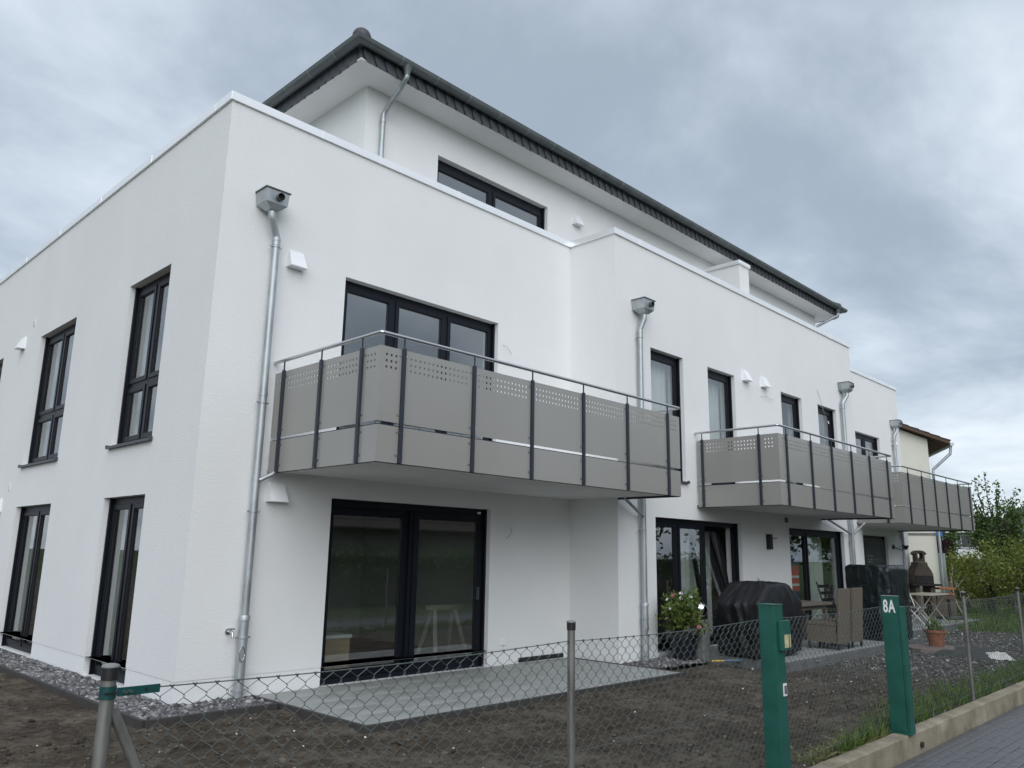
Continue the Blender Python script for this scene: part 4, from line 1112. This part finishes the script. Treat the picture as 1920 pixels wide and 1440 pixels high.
obj('stems', st, M['bark'], t)
C_ = np.array([c[:] for c in C_]); P = np.repeat(C_, 24, 0) + rng.normal(0, .06, (len(C_) * 24, 3))
leaves('foliage', t, P, rng.uniform(.05, .11, len(P)), M['leafv'], -.2)
for nb, mb_, nm in ((16, M['labelwhite'], 'white_blossoms'), (9, M['pink'], 'pink_blossoms')):
    P = C_[rng.integers(0, len(C_), nb)] + rng.normal(0, .06, (nb, 3)) + np.array([-.03, -.06, .02]); P = np.repeat(P, 6, 0) + rng.normal(0, .014, (nb * 6, 3))
    leaves(nm, t, P, rng.uniform(.04, .065, nb * 6), mb_, 1.0, .8)
t = thing('ball_pillar', 'grey stone pillar topped by a shiny chrome ball', 'garden ornament', (7.95, -1.52, 0))
b = MB(); b.box(7.84, 8.06, -1.63, -1.41, -.02, .64); obj('pillar', b, M['pillar'], t, bevel=.012)
b = MB(); b.lathe([(.04, 0), (.06, .02), (.05, .04)], (7.95, -1.52, .64), 16); obj('ball_stand', b, M['black'], t)
b = MB(); b.lathe([(.128 * math.cos(u), .128 * math.sin(u)) for u in np.linspace(-1.5, 1.5, 18)], (7.95, -1.52, .80), 28); obj('ball', b, M['chrome'], t, smooth=True)

def draped(prof_fn, x0, x1, y0, y1, z0, folds, seed, nf=9):
    """closed cloth cover: rings of a rounded rectangle from the hem to the top, with vertical folds and creases"""
    mb = MB(); N = 132; L = 34; vs = []
    cx, cy = (x0 + x1) / 2, (y0 + y1) / 2
    for li in range(L + 1):
        f = li / L; sx, sy, z = prof_fn(f)
        for k in range(N):
            a = 2 * math.pi * k / N; ca, sa = math.cos(a), math.sin(a)
            q = 1 / max((abs(ca) ** 10 + abs(sa) ** 10) ** .1, 1e-6)
            ph = a * nf + seed + 2.2 * mnoise.noise((ca * 2.2, sa * 2.2, f * 1.6 + seed))
            ridge = (1 - abs(math.sin(ph)) ** .8) * (.35 + 1.1 * abs(mnoise.noise((ca * 1.7 + seed, sa * 1.7, 4))))      # hanging folds, some deep, some hardly there
            cr1 = 1 - abs(mnoise.noise((ca * 3 + seed, sa * 3 - f * 2, f * 5 + seed))) * 2.4     # diagonal creases
            cr2 = 1 - abs(mnoise.noise((ca * 6 - seed, sa * 6, f * 9))) * 2.4
            amp = (1 - f) ** .6
            fo_ = 1 + folds * amp * (ridge - .5) * 1.5 + .020 * max(cr1, -.5) + .014 * max(cr2, -.5)
            sag = (.030 * mnoise.noise((ca * q * 2 + seed, sa * q * 2, 3)) + .016 * max(cr2, -.5)) * f + (.05 * mnoise.noise((ca * 3, sa * 3, seed)) if li == 0 else 0)
            vs.append((cx + (x1 - x0) / 2 * sx * ca * q * fo_, cy + (y1 - y0) / 2 * sy * sa * q * fo_, z0 + max(z + sag, .004)))
    fs = []
    for li in range(L):
        for k in range(N): fs.append((li * N + k, li * N + (k + 1) % N, (li + 1) * N + (k + 1) % N, (li + 1) * N + k))
    c = len(vs); vs.append((cx, cy, z0 + prof_fn(1.0)[2] + .01))
    fs += [(L * N + k, L * N + (k + 1) % N, c) for k in range(N)]
    mb.add(vs, fs); return mb
t = thing('covered_grill', 'wide barbecue grill under a black cover on wheels', 'grill', (8.6, -2.2, .1))
GPF = [(0, .94, .94, .05), (.35, .96, .96, .46), (.56, .99, .98, .80), (.60, .975, .97, .835), (.70, .70, .92, .985), (.78, .49, .85, 1.115), (.83, .45, .74, 1.14), (1.0, .26, .38, 1.15)]
def gp(f):
    for q0, q1 in zip(GPF[:-1], GPF[1:]):
        if f <= q1[0] + 1e-9:
            k = (f - q0[0]) / (q1[0] - q0[0]); return tuple(q0[i] + (q1[i] - q0[i]) * k for i in (1, 2, 3))
obj('cover', draped(gp, 7.90, 9.50, -2.62, -1.76, .1, .06, 3.0, 5), M['cover'], t, smooth=45)
for sx in (8.0, 9.15):
    b = MB(); b.tube([(sx, -2.42, .19), (sx, -2.48, .19)], .09, 18); obj('wheel', b, M['black'], t, smooth=40)
b = MB(); b.box(8.0, 9.15, -2.40, -1.95, .17, .22); obj('lower_frame', b, M['black'], t)
t = thing('covered_stack', 'tall garden furniture stack under a dark green tarpaulin', 'covered furniture', (13.35, -2.45, .1))
def tp(f):
    if f < .86: return (1 - .04 * f, 1 - .04 * f, .01 + f / .86 * 1.37)
    g2 = (f - .86) / .14; return (.965 - .12 * g2, .965 - .16 * g2, 1.38 + .05 * math.sin(g2 * 1.57))
obj('tarpaulin', draped(tp, 12.75, 13.95, -2.88, -1.95, .1, .07, 8.0, 4), M['tarp'], t, smooth=45)

def wicker_chair(x, y, rz, label):
    t = thing('wicker_chair', label, 'chair', (x, y, .1), 'wicker garden chairs')
    c, s = math.cos(rz), math.sin(rz)
    def F(a, d, z): return (x + a * c - d * s, y + a * s + d * c, .1 + z)
    b = MB(); b.box(-.235, .235, -.27, .25, .40, .47, F); obj('seat', b, M['wicker'], t, bevel=.012)
    b = MB(); P = [F(-.235, -.272, .10), F(.235, -.272, .10), F(.235, -.33, 1.04), F(-.235, -.33, 1.04), F(-.235, -.325, .10), F(.235, -.325, .10), F(.235, -.385, 1.04), F(-.235, -.385, 1.04)]
    b.add(P, [(0, 1, 2, 3), (7, 6, 5, 4), (0, 4, 5, 1), (1, 5, 6, 2), (2, 6, 7, 3), (3, 7, 4, 0)]); obj('backrest', b, M['wicker'], t, bevel=.012)
    b = MB(); b.box(-.232, -.215, -.268, .245, .12, .398, F); b.box(.215, .232, -.268, .245, .12, .398, F); b.box(-.212, .212, .228, .245, .12, .398, F); obj('apron', b, M['wicker'], t)
    for sa in (-.21, .21):
        for sd_ in (-.295, .225):
            b = MB(); b.box(sa - .017, sa + .017, sd_ - .017, sd_ + .017, 0, .13, F); obj('leg', b, M['black'], t)
    return t
wicker_chair(10.62, -2.46, 0, 'brown wicker chair with its back to the path, nearer the grill')
wicker_chair(11.25, -2.44, .02, 'brown wicker chair with its back to the path, nearer the dark tarpaulin')
wicker_chair(11.95, -1.25, math.pi + .3, 'brown wicker chair on the house side of the patio table')
t = thing('patio_table', 'grey brown patio table between the wicker chairs', 'table', (10.9, -1.85, .1))
b = MB(); b.box(10.3, 12.0, -2.02, -1.32, .78, .83); obj('tabletop', b, M['tabletop'], t, bevel=.006)
b = MB(); b.box(10.4, 11.9, -1.94, -1.40, .70, .778); obj('apron', b, M['tabletop'], t)
for a in (10.43, 11.87):
    for c in (-1.92, -1.42): b = MB(); b.box(a - .035, a + .035, c - .035, c + .035, .1, .70); obj('leg', b, M['tabletop'], t)
t = thing('folded_lounger', 'black slatted folding lounger leaning behind the patio table', 'lounger', (12.4, -1.75, .1))
for k in range(7): b = MB(); b.box(12.22, 12.72, -1.90 + k * .035, -1.865 + k * .035, .30 + k * .13, .36 + k * .13); obj('slat', b, M['black'], t, bevel=.004)
for a in (12.20, 12.725): b = MB(); b.tube([(a, -1.94, .1), (a, -1.64, 1.2)], .016, 8); obj('rail', b, M['black'], t)
t = tub('potted_cactus', 'small spiky green plant on a stand behind the grill', 'potted plant', 10.75, -1.2, .93, .06, .085, .12, M['terracotta'], .006)
P = np.array([(10.75, -1.2, 1.05)]) + rng.normal(0, 1, (90, 3)) * np.array([.06, .06, .05]) + np.array([0, 0, .05])
leaves('foliage', t, P, rng.uniform(.08, .16, 90), M['leaf'], 1.6, .3)
b = MB(); b.lathe([(.13, 0), (.13, .02), (.02, .03), (.02, .80), (.11, .81), (.11, .83)], (10.75, -1.2, .1), 14)
obj('stand', b, M['black'], t)
t = thing('garden_broom', 'long handled garden tool with yellow grip lying before the grill', 'garden tool', (8.4, -3.1, 0))
b = MB(); b.tube([(7.55, -1.95, .07), (7.72, -2.05, .07)], .014, 8); obj('grip', b, M['yellow'], t)
b = MB(); b.tube([(7.72, -2.05, .07), (8.05, -2.24, .07)], .022, 8); obj('sleeve', b, M['bluegrey'], t)
b = MB(); b.tube([(8.05, -2.24, .07), (9.1, -2.99, .05)], .011, 8); obj('shaft', b, M['galvpost'], t)

t = tub('terracotta_pot', 'terracotta flower pot with sprouting bulbs on a flat stone', 'potted plant', 13.3, -3.45, .045, .125, .175, .30, M['terracotta'], .022)
P = np.array([(13.3, -3.45, .36)]) + rng.normal(0, 1, (120, 3)) * np.array([.09, .09, .07]) + np.array([0, 0, .05])
leaves('foliage', t, P, rng.uniform(.10, .22, 120), M['leafv'], 2.2, .16)
b = MB(); vs = [(13.15 + .62 * math.cos(a) * (1 + .18 * mnoise.noise((math.cos(a) * 2, math.sin(a) * 2, 4))), -3.4 + .42 * math.sin(a)) for a in np.linspace(0, 2 * math.pi, 15)[:-1]]
b.prism(vs, lambda a, c, d: (a, c, d), -.03, .043); obj('flat_stone', b, M['flat_stone'], label='large flat irregular stone slab under the terracotta pot', cat='stone slab', bevel=.006)
def lump(name, x, y, lx, ly, h, m, label, cat, seed):
    b = MB(); n1_, n2_ = 20, 14; vs, fs = [], []
    for i in range(n1_ + 1):
        for j in range(n2_ + 1):
            u, v = i / n1_ * 2 - 1, j / n2_ * 2 - 1
            e = max(0, 1 - max(abs(u) ** 3, abs(v) ** 3))
            z = h * (.35 + .9 * abs(mnoise.noise((u * 2 + seed, v * 2, 1)))) * e + .01 * e
            q = 1 + .2 * mnoise.noise((u + seed, v, 7))
            vs.append((x + u * lx * q, y + v * ly * q + .15 * u, z - .03 + (.012 if e > 0 else 0)))
    for i in range(n1_):
        for j in range(n2_): a = i * (n2_ + 1) + j; fs.append((a, a + n2_ + 1, a + n2_ + 2, a + 1))
    b.add(vs, fs); b.box(x - lx * .5, x + lx * .5, y - ly * .5, y + ly * .5, -.06, -.03)
    obj(name, b, m, label=label, cat=cat, smooth=60)
lump('weed_mat', 13.1, -4.0, .95, .45, .10, M['mat_'], 'crumpled dark weed membrane lying on the rubble', 'membrane', 2.0)
lump('empty_sack', 13.0, -4.55, .42, .22, .08, M['bag'], 'flat whitish sack lying on the rubble near the fence', 'sack', 5.0)

# garden oven
OX, OY = 22.70, -.30
t = thing('garden_oven', 'brown stone garden oven with tall chimney and round opening', 'garden oven', (OX, OY, .0))
ca_, sa_ = math.cos(R_(-42)), math.sin(R_(-42))
def FO(a, z, d): return (OX + a * ca_ - d * sa_, OY + a * sa_ + d * ca_, z)
b = MB(); b.prism([(-.30, .982), (.30, .982), (.30, 1.27), (.24, 1.40), (.16, 1.52), (.14, 1.62), (-.14, 1.62), (-.16, 1.52), (-.24, 1.40), (-.30, 1.27)], FO, -.20, .20); obj('hood', b, M['stoneoven'], t, bevel=.01)
b = MB()
# chimney head with an arched cap round an oval opening
outer = [(.14, 1.622), (.135, 1.83), (.20, 1.85), (.19, 1.90), (.11, 1.955), (0, 1.97), (-.11, 1.955), (-.19, 1.90), (-.20, 1.85), (-.135, 1.83), (-.14, 1.622)]
inner = [(.03, 1.70), (.072, 1.75), (.085, 1.80), (.078, 1.855), (.045, 1.895), (0, 1.91), (-.045, 1.895), (-.078, 1.855), (-.085, 1.80), (-.072, 1.75), (-.03, 1.70)]
for i in range(10):
    b.prism([outer[i], outer[i + 1], inner[i + 1], inner[i]], FO, -.10, .10)
b.prism([(.139, 1.6225), (.03, 1.699), (-.03, 1.699), (-.139, 1.6225)], FO, -.099, .099)
obj('chimney_head', b, M['stoneoven'], t)
b = MB(); b.prism([(-.28, .99), (.28, .99), (.28, 1.22), (-.28, 1.22)], FO, -.235, -.221); obj('fire_opening', b, M['soot'], t)
b = MB(); b.prism([(-.46, .92), (.46, .92), (.46, .98), (-.46, .98)], FO, -.36, .26); obj('shelf', b, M['soot'], t, bevel=.006)
for sgn in (-1, 1):
    b = MB(); b.prism([(sgn * .24 - .07, .0), (sgn * .24 + .07, .0), (sgn * .24 + .07, .918), (sgn * .24 - .07, .918)], FO, -.22, .22); obj('side_support', b, M['stoneoven'], t)
for k, (dx, z) in enumerate(((.62, .66), (.70, .82))):
    b = MB(); b.prism([(dx - .26, z), (dx + .26, z), (dx + .26, z + .055), (dx - .26, z + .055)], FO, -.2, .2); obj('fire_brick', b, M['orange'], t, bevel=.006)
b = MB(); b.prism([(.36, -.02), (.94, -.02), (.94, .658), (.36, .658)], FO, -.18, .18); obj('brick_base', b, M['stoneoven'], t)
t = thing('folding_table', 'pale wooden folding garden table in front of the stone oven', 'table', (18.6, -1.7, .1))
b = MB(); b.box(18.0, 19.4, -2.0, -1.35, .80, .835); obj('tabletop', b, M['tablewood'], t, bevel=.006)
for a in (18.15, 19.25):
    for q, w2 in ((-1.95, -1.45), (-1.45, -1.95)): b = MB(); b.tube([(a, q, .10), (a, w2, .80)], .016, 8); obj('leg', b, M['tablewood'], t)
t = thing('folding_chair', 'pale tubular folding chair standing before the folding table', 'chair', (17.0, -2.0, .1))
for sgn in (-.22, .22):
    b = MB(); b.tube([(17.0 + sgn, -2.25, .10), (17.0 + sgn, -1.85, .55), (17.0 + sgn, -1.7, 1.0)], .014, 8); obj('back_leg', b, M['whitemetal'], t)
    b = MB(); b.tube([(17.0 + sgn * .9, -1.65, .10), (17.0 + sgn * .9, -2.1, .58)], .014, 8); obj('front_leg', b, M['whitemetal'], t)
b = MB(); b.box(16.8, 17.2, -2.12, -1.80, .54, .57); obj('seat', b, M['pillar'], t, bevel=.006)
b = MB(); b.box(16.79, 17.21, -1.76, -1.74, .78, 1.0); obj('backrest', b, M['pillar'], t, bevel=.004)
t = thing('parasol_stand', 'round black parasol stand with short pole on the far terrace', 'parasol stand', (20.9, -1.55, .1))
b = MB(); b.lathe([(.34, 0), (.36, .03), (.34, .07), (.06, .09)], (20.9, -1.55, .1), 28); obj('base', b, M['black'], t, smooth=40)
b = MB(); b.lathe([(.035, 0), (.035, .38), (.05, .38), (.05, .44)], (20.9, -1.55, .19), 14); obj('pole', b, M['black'], t, smooth=40)

# ================================================================== houses and planting beyond
def simple_window(parent, F, a0, a1, z0, z1, fr=M['white']):
    m = MB(); w = .07
    m.box(a0, a0 + w, -.03, .03, z0, z1, F); m.box(a1 - w, a1, -.03, .03, z0, z1, F); m.box(a0 + w, a1 - w, -.03, .03, z1 - w, z1, F); m.box(a0 + w, a1 - w, -.03, .03, z0, z0 + w, F)
    o = obj('window', m, fr, parent)
    m = MB(); m.box(a0 + w, a1 - w, -.008, .012, z0 + w, z1 - w, F); obj('pane', m, M['darkglass'], o)
    return o
# cream neighbour whose gable looks at us
NH = thing('cream_house', 'older cream house with brown tiled roof beside the white building', 'house', (27, .41, 0))
hx, hy0, hy1, ez, rzz = 27.0, .41, 10.4, 5.98, 8.08
ym = (hy0 + hy1) / 2
b = MB(); b.prism([(hy0, -.1), (hy1, -.1), (hy1, ez), (ym, rzz), (hy0, ez)], lambda a, z, d: (hx + d, a, z), 0, 13); obj('wall', b, M['cream'], NH)
b = MB(); b.box(hx - .05, hx - .002, hy0 + .5, hy1, -.1, 1.2); obj('plinth', b, M['pillar'], NH)
b = MB(); b.box(hx - .02, hx - .002, hy0 + .002, hy1, 2.55, 2.63); obj('string_course', b, M['pillar'], NH)
sl_ = (rzz - ez) / (ym - hy0)
for sgn in (1, -1):
    def rp(yv): return rzz - abs(yv - ym) * sl_
    ye = hy0 - .67 if sgn > 0 else hy1 + .67
    b = MB(); zt_ = rp(ye)
    b.add([(hx - .28, ye, zt_ + .05), (hx - .28, ym, rzz + .05), (hx + 13.3, ym, rzz + .05), (hx + 13.3, ye, zt_ + .05), (hx - .28, ye, zt_ + .17), (hx - .28, ym, rzz + .17), (hx + 13.3, ym, rzz + .17), (hx + 13.3, ye, zt_ + .17)],
          [(0, 1, 2, 3), (4, 7, 6, 5), (0, 4, 5, 1), (2, 6, 7, 3), (3, 7, 4, 0), (1, 5, 6, 2)])
    r = obj('roof', b, M['brownwood'], NH)
    if sgn > 0:
        k = 0; L_ = math.hypot(ym - ye, rzz - zt_)
        nrow = 17
        for q in range(nrow):
            f0, f1 = q / nrow, (q + 1) / nrow
            ya, yb = ye + (ym - ye) * f0, ye + (ym - ye) * f1
            za, zb_ = zt_ + (rzz - zt_) * f0, zt_ + (rzz - zt_) * f1
            b = MB(); b.add([(hx - .30, ya - .03, za + .20), (hx + 13.3, ya - .03, za + .20), (hx + 13.3, yb, zb_ + .185), (hx - .30, yb, zb_ + .185), (hx - .30, ya - .03, za + .165), (hx + 13.3, ya - .03, za + .165), (hx + 13.3, yb, zb_ + .172), (hx - .30, yb, zb_ + .172)],
                            [(0, 1, 2, 3), (7, 6, 5, 4), (0, 4, 5, 1), (1, 5, 6, 2), (2, 6, 7, 3), (3, 7, 4, 0)])
            obj('tile_course', b, M['browntile'], r)
b = MB(); b.tube([(hx - .25, hy0 - .74, ez - .24), (hx + 13, hy0 - .74, ez - .24)], .065, 10); q = obj('gutter', b, M['zinc'], NH, smooth=40)
b = MB(); b.tube([(hx - .12, hy0 - .72, ez - .28), (hx - .12, hy0 - .68, ez - .56), (hx - .1, hy0 - .08, ez - 1.12), (hx - .1, hy0 - .07, ez - 1.3), (hx - .1, hy0 - .07, 0)], .05, 10); obj('downpipe', b, M['zinc'], NH, smooth=40)
simple_window(NH, lambda a, d, z: (hx - .04 + d, a, z), 4.5, 5.8, 3.4, 4.8)
NH.rotation_euler = (0, 0, R_(30))
# white block far away
WB = thing('white_apartment_block', 'distant white apartment block with long balcony parapets', 'apartment building', (85, 17, 0))
b = MB(); b.box(80, 95, 11.2, 26, -.1, 5.6); obj('wall', b, M['pillar'], WB)
for z in (1.9, 4.35): b = MB(); b.box(78.7, 79.9, 12.2, 26, z, z + .95); obj('balcony_parapet', b, M['white'], WB)
for k in range(5): simple_window(WB, lambda a, d, z: (79.96 + d, a, z), 12.6 + k * 1.6, 13.9 + k * 1.6, 2.95, 4.2)
b = MB(); b.box(79.5, 95.5, 10.8, 26.5, 5.602, 5.8); obj('roof', b, M['slateroof'], WB)
# brick house on the right
BH = thing('brick_house', 'distant red brick house with grey slate roof behind the tree', 'house', (58, 1.5, 0))
b = MB(); b.prism([(-6, -.1), (4.6, -.1), (4.6, 2.9), (-6, 2.9)], lambda a, z, d: (55 + d, a, z), 0, 9); obj('wall', b, M['brick'], BH)
b = MB(); b.add([(54.3, -6.4, 2.85), (54.3, 5.0, 2.85), (59.5, 5.0, 5.3), (59.5, -6.4, 5.3), (64.7, 5.0, 2.85), (64.7, -6.4, 2.85)], [(0, 1, 2, 3), (3, 2, 4, 5), (0, 3, 5), (1, 4, 2), (0, 5, 4, 1)]); BR = obj('roof', b, M['slateroof'], BH)
b = MB(); b.prism([(2.35, 3.0), (3.45, 3.0), (3.45, 4.55), (2.9, 4.95), (2.35, 4.55)], lambda a, z, d: (54.9 + d, a, z), 0, 2.4); D_ = obj('dormer', b, M['orange'], BH)
b = MB(); b.box(54.86, 54.898, 2.62, 3.18, 3.5, 4.35); obj('pane', b, M['darkglass'], D_)
for k in range(14): b = MB(); zz = 2.95 + k * .12; xx = 54.45 + k * .255; b.box(xx, xx + .2, -6.3, 2.2, zz, zz + .03); obj('tile_course', b, M['brick'], BR)
for a in (-3.0, -.4, 2.4): simple_window(BH, lambda q, d, z: (54.96 + d, q, z), a, a + 1.2, .9, 2.2)

def crown_points(c, r, n, clumps, spread=.22, hollow=.35):
    c = np.array(c); r = np.array(r)
    d = rng.normal(size=(clumps, 3)); d /= np.linalg.norm(d, axis=1)[:, None]
    rad = hollow + (1 - hollow) * rng.random(clumps) ** .6
    cc = c + d * rad[:, None] * r
    k = rng.integers(0, clumps, n)
    return cc, cc[k] + rng.normal(size=(n, 3)) * r * spread * rng.uniform(.5, 1.2, (n, 1))
def tree(name, label, cat, base, trunk_r, c, r, n, clumps, size, m, bark=M['bark'], spread=.2, group=None, stems=1, up=.2):
    t = thing(name, label, cat, base, group)
    cc, P = crown_points(c, r, n, clumps, spread)
    P = P[P[:, 2] > base[2] + .05]
    tb = MB(); b0 = Vector(base); top = Vector(c)
    for s in range(stems):
        off = Vector((random.uniform(-.12, .12), random.uniform(-.12, .12), 0)) * (0 if stems == 1 else 1)
        tb.tube([b0 + off, b0.lerp(top, .4) + off * 2 + Vector((random.uniform(-.1, .1), random.uniform(-.1, .1), 0)), top + off * 2], [trunk_r, trunk_r * .7, trunk_r * .35], 8)
    for q in cc[:min(len(cc), 40)]:
        q = Vector(q); s = b0.lerp(top, random.uniform(.45, .95)); mid = s.lerp(q, .5) + Vector((0, 0, .05 * r[2]))
        tb.tube([s, mid, q], [trunk_r * .3, trunk_r * .18, trunk_r * .06], 5)
    obj('trunk', tb, bark, t, smooth=True)
    leaves('crown', t, P, rng.uniform(size * .6, size * 1.3, len(P)), m, up)
    return t
tree('garden_tree', 'loose green tree rising beyond the far balcony against the sky', 'tree', (34.0, -.1, -.05), .13, (34.0, .0, 2.75), (1.0, 1.2, 1.2), 6800, 64, .13, M['leaf'], spread=.22)
tt = thing('sapling_top', 'upright young leafy shoots at the top of the garden tree', 'tree', (33.9, .2, 0))
bpy.data.objects.remove(tt)
# upright shoots that make the ragged top of that crown
t = bpy.data.objects['garden_tree']; P = []; sb = MB()
for (dx, dy, h, lx, ly) in ((-.15, .55, 2.1, -.1, .1), (.05, .25, 2.3, .1, .1), (.1, -.05, 1.95, .2, -.1), (.2, -.45, 1.6, .3, -.5), (.3, -.7, 1.35, .4, -.8), (-.1, .75, 1.75, -.2, .3), (.2, .05, 1.6, .3, -.3), (.35, -.95, 1.1, .3, -.7)):
    b0 = Vector((34 + dx * .5, .1 + dy * .5, 3.0)); e = Vector((34 + dx + lx * .6, .1 + dy + ly * .6, 3.0 + h))
    md = b0.lerp(e, .5) + Vector((.05, .05, .1)); sb.tube([b0, md, e], [.03, .02, .006], 5)
    for q in np.linspace(.25, 1, 26): P += [b0.lerp(e, q) + Vector(rng.normal(0, .085, 3)) for _ in range(3)]
obj('shoots', sb, M['bark'], t); leaves('shoot_leaves', t, np.array([p[:] for p in P]), rng.uniform(.10, .19, len(P)), M['leaf'], .5, .5)
tree('yellow_bush', 'yellow green bush left of the larger bushes, behind the bare shrub', 'bush', (30.0, .45, -.05), .04, (30.0, .45, 1.15), (.75, .9, .95), 3400, 34, .10, M['leafy'], stems=4, group='bushes at the end of the garden')
tree('yellow_bush', 'large yellow green bush in the middle under the tree', 'bush', (27.3, -1.05, -.05), .05, (27.3, -1.05, 1.25), (1.0, .95, 1.05), 5200, 46, .10, M['leafy'], stems=5, group='bushes at the end of the garden')
tree('yellow_bush', 'yellow green bush at the right picture edge', 'bush', (24.6, -2.75, -.05), .05, (24.6, -2.75, 1.3), (1.0, .85, 1.05), 5200, 46, .095, M['leafy'], stems=5, group='bushes at the end of the garden')
tree('green_bush', 'dark green bush filling the gap under the garden tree', 'bush', (36.5, -1.6, -.05), .06, (36.5, -1.6, 1.3), (1.2, 1.6, 1.2), 3000, 40, .15, M['leafd'], stems=4, group='bushes at the end of the garden')
tree('purple_tree', 'purple red leaved tree beside the cream house', 'tree', (45.0, 5.6, -.05), .12, (45.0, 5.6, 2.05), (.75, .75, 1.0), 3400, 34, .15, M['leafr'])
tree('green_tree', 'green tree behind the purple tree', 'tree', (62.0, 10.6, -.05), .2, (62, 10.6, 3.4), (1.2, 1.3, 1.9), 2200, 44, .28, M['leaf'])
t = thing('garden_hedge', 'dark clipped hedge at the end of the lawn', 'hedge', (40, 2, 0))
n = 9000; hp = np.stack([rng.uniform(38.2, 39.4, n), rng.uniform(-2.5, 4.0, n), rng.uniform(0, 1.8, n)], 1); leaves('foliage', t, hp, rng.uniform(.08, .15, n), M['leafd'])
b = MB(); b.box(38.4, 39.2, -2.3, 3.8, -.1, 1.6); obj('inner_branches', b, M['bark'], t)
# bare shrub
t = thing('bare_shrub', 'leafless pale shrub with thin forked twigs on the lawn', 'shrub', (24.3, -1.0, 0)); sb = MB()
def twig(p, d, L, r, lev):
    e = p + d * L; sb.tube([p, p.lerp(e, .5) + Vector(rng.normal(0, .02, 3)), e], [r, r * .75, r * .5], 5)
    if lev:
        for k in range(3): twig(p.lerp(e, random.uniform(.5, 1)), (d + Vector(rng.normal(0, .42, 3))).normalized(), L * random.uniform(.5, .75), r * .5, lev - 1)
twig(Vector((24.3, -1.0, -.05)), Vector((-.25, .32, .85)).normalized(), .85, .040, 3); twig(Vector((24.3, -1.0, -.05)), Vector((.1, .05, .98)).normalized(), .6, .022, 3)
obj('twigs', sb, M['palebark'], t)
b = MB()
for k in range(4): b.box(28.25, 28.29, .55 + k * .11, .64 + k * .11, 0, 1.9)
b.box(28.252, 28.288, .54, .99, 1.901, 1.95)
obj('garden_screen', b, M['tealscreen'], label='narrow teal grey slatted screen at the cream house corner', cat='screen')
b = MB(); b.add([(40.2, 4.5, 3.0), (40.2, 4.0, 2.9), (40.25, 4.05, 3.55), (40.22, 4.45, 3.65), (40.24, 4.5, 3.0), (40.24, 4.0, 2.9), (40.29, 4.05, 3.55), (40.26, 4.45, 3.65)], [(0, 1, 2, 3), (7, 6, 5, 4), (0, 4, 5, 1), (1, 5, 6, 2), (2, 6, 7, 3), (3, 7, 4, 0)])
fl = thing('blue_flag', 'small blue flag on a pole beside the cream house', 'flag', (40.2, 4.55, 0)); 
for o in [obj('cloth', b, M['blue'], fl)]: pass
b = MB(); b.tube([(40.22, 4.55, -.1), (40.22, 4.55, 3.8)], .025, 8); obj('pole', b, M['galvpost'], fl)
b = MB(); b.box(24.9, 36, -2.35, -2.2, -.1, .16, lambda x, y, z: (x, y + (x - 25) * .22, z)); obj('lawn_edge', b, M['edging'], label='dark low edging board along the lawn', cat='edging')

# ------------------------------------------------------------------ behind the camera: hedge, trees and a house mirrored in the panes
t = thing('street_hedge', 'tall dark hedge across the path', 'hedge', (8, -15.5, 0))
n = 26000; hp = np.stack([rng.uniform(-14, 40, n), rng.normal(-15.4, .45, n), rng.uniform(-.2, 1.7, n) + .25 * np.sin(rng.uniform(0, 6.28, n))], 1); leaves('foliage', t, hp, rng.uniform(.10, .22, n), M['leaf'])
b = MB(); b.box(-14, 40, -16.0, -15.2, -.3, 1.5); obj('inner_branches', b, M['leafd'], t)
for i, (x, y, h) in enumerate(((-4, -21, 5.5), (30, -19, 7.5), (38, -15, 7.0), (47, -12.5, 8.0), (58, -12, 8.5), (70, -9, 9.0))):
    tree('street_tree', ('leafy tree across the path opposite the near corner', 'leafy tree across the path right of the long tiled house', 'leafy tree at the end of the street hedge', 'leafy tree down the path, first beyond the hedge', 'leafy tree down the path, second beyond the hedge', 'leafy tree down the path, farthest from the building')[i], 'tree', (x, y, -.2), .2, (x, y, h * .56), (3.1, 2.4, h * .46), 9000, 80, .34, M['leaf'], group='trees across the path')

OH = thing('opposite_house', 'low house with long tiled roof across the path', 'house', (14, -26, -.2))
b = MB(); b.prism([(-21.0, -.3), (-31.0, -.3), (-31.0, 3.2), (-26.0, 7.6), (-21.0, 3.2)], lambda a, z, d: (1.5 + d, a, z), 0, 24); obj('wall', b, M['pillar'], OH)
roof2 = obj('roof', MB().box(.9, 26.1, -26.2, -25.8, 7.62, 7.9), M['browntile'], OH)
for sgn in (1, -1):
    for q in range(14):
        f0, f1 = q / 14, (q + 1) / 14
        ya, yb = -26 + sgn * 5.9 * (1 - f0), -26 + sgn * 5.9 * (1 - f1)
        za, zb_ = 2.6 + 5.2 * f0, 2.6 + 5.2 * f1
        b = MB(); b.add([(.8, ya, za + .12), (26.2, ya, za + .12), (26.2, yb, zb_ + .08), (.8, yb, zb_ + .08), (.8, ya, za + .04), (26.2, ya, za + .04), (26.2, yb, zb_ + .04), (.8, yb, zb_ + .04)],
                        [(0, 1, 2, 3), (7, 6, 5, 4), (0, 4, 5, 1), (1, 5, 6, 2), (2, 6, 7, 3), (3, 7, 4, 0)])
        obj('tile_course', b, M['browntile'], roof2)
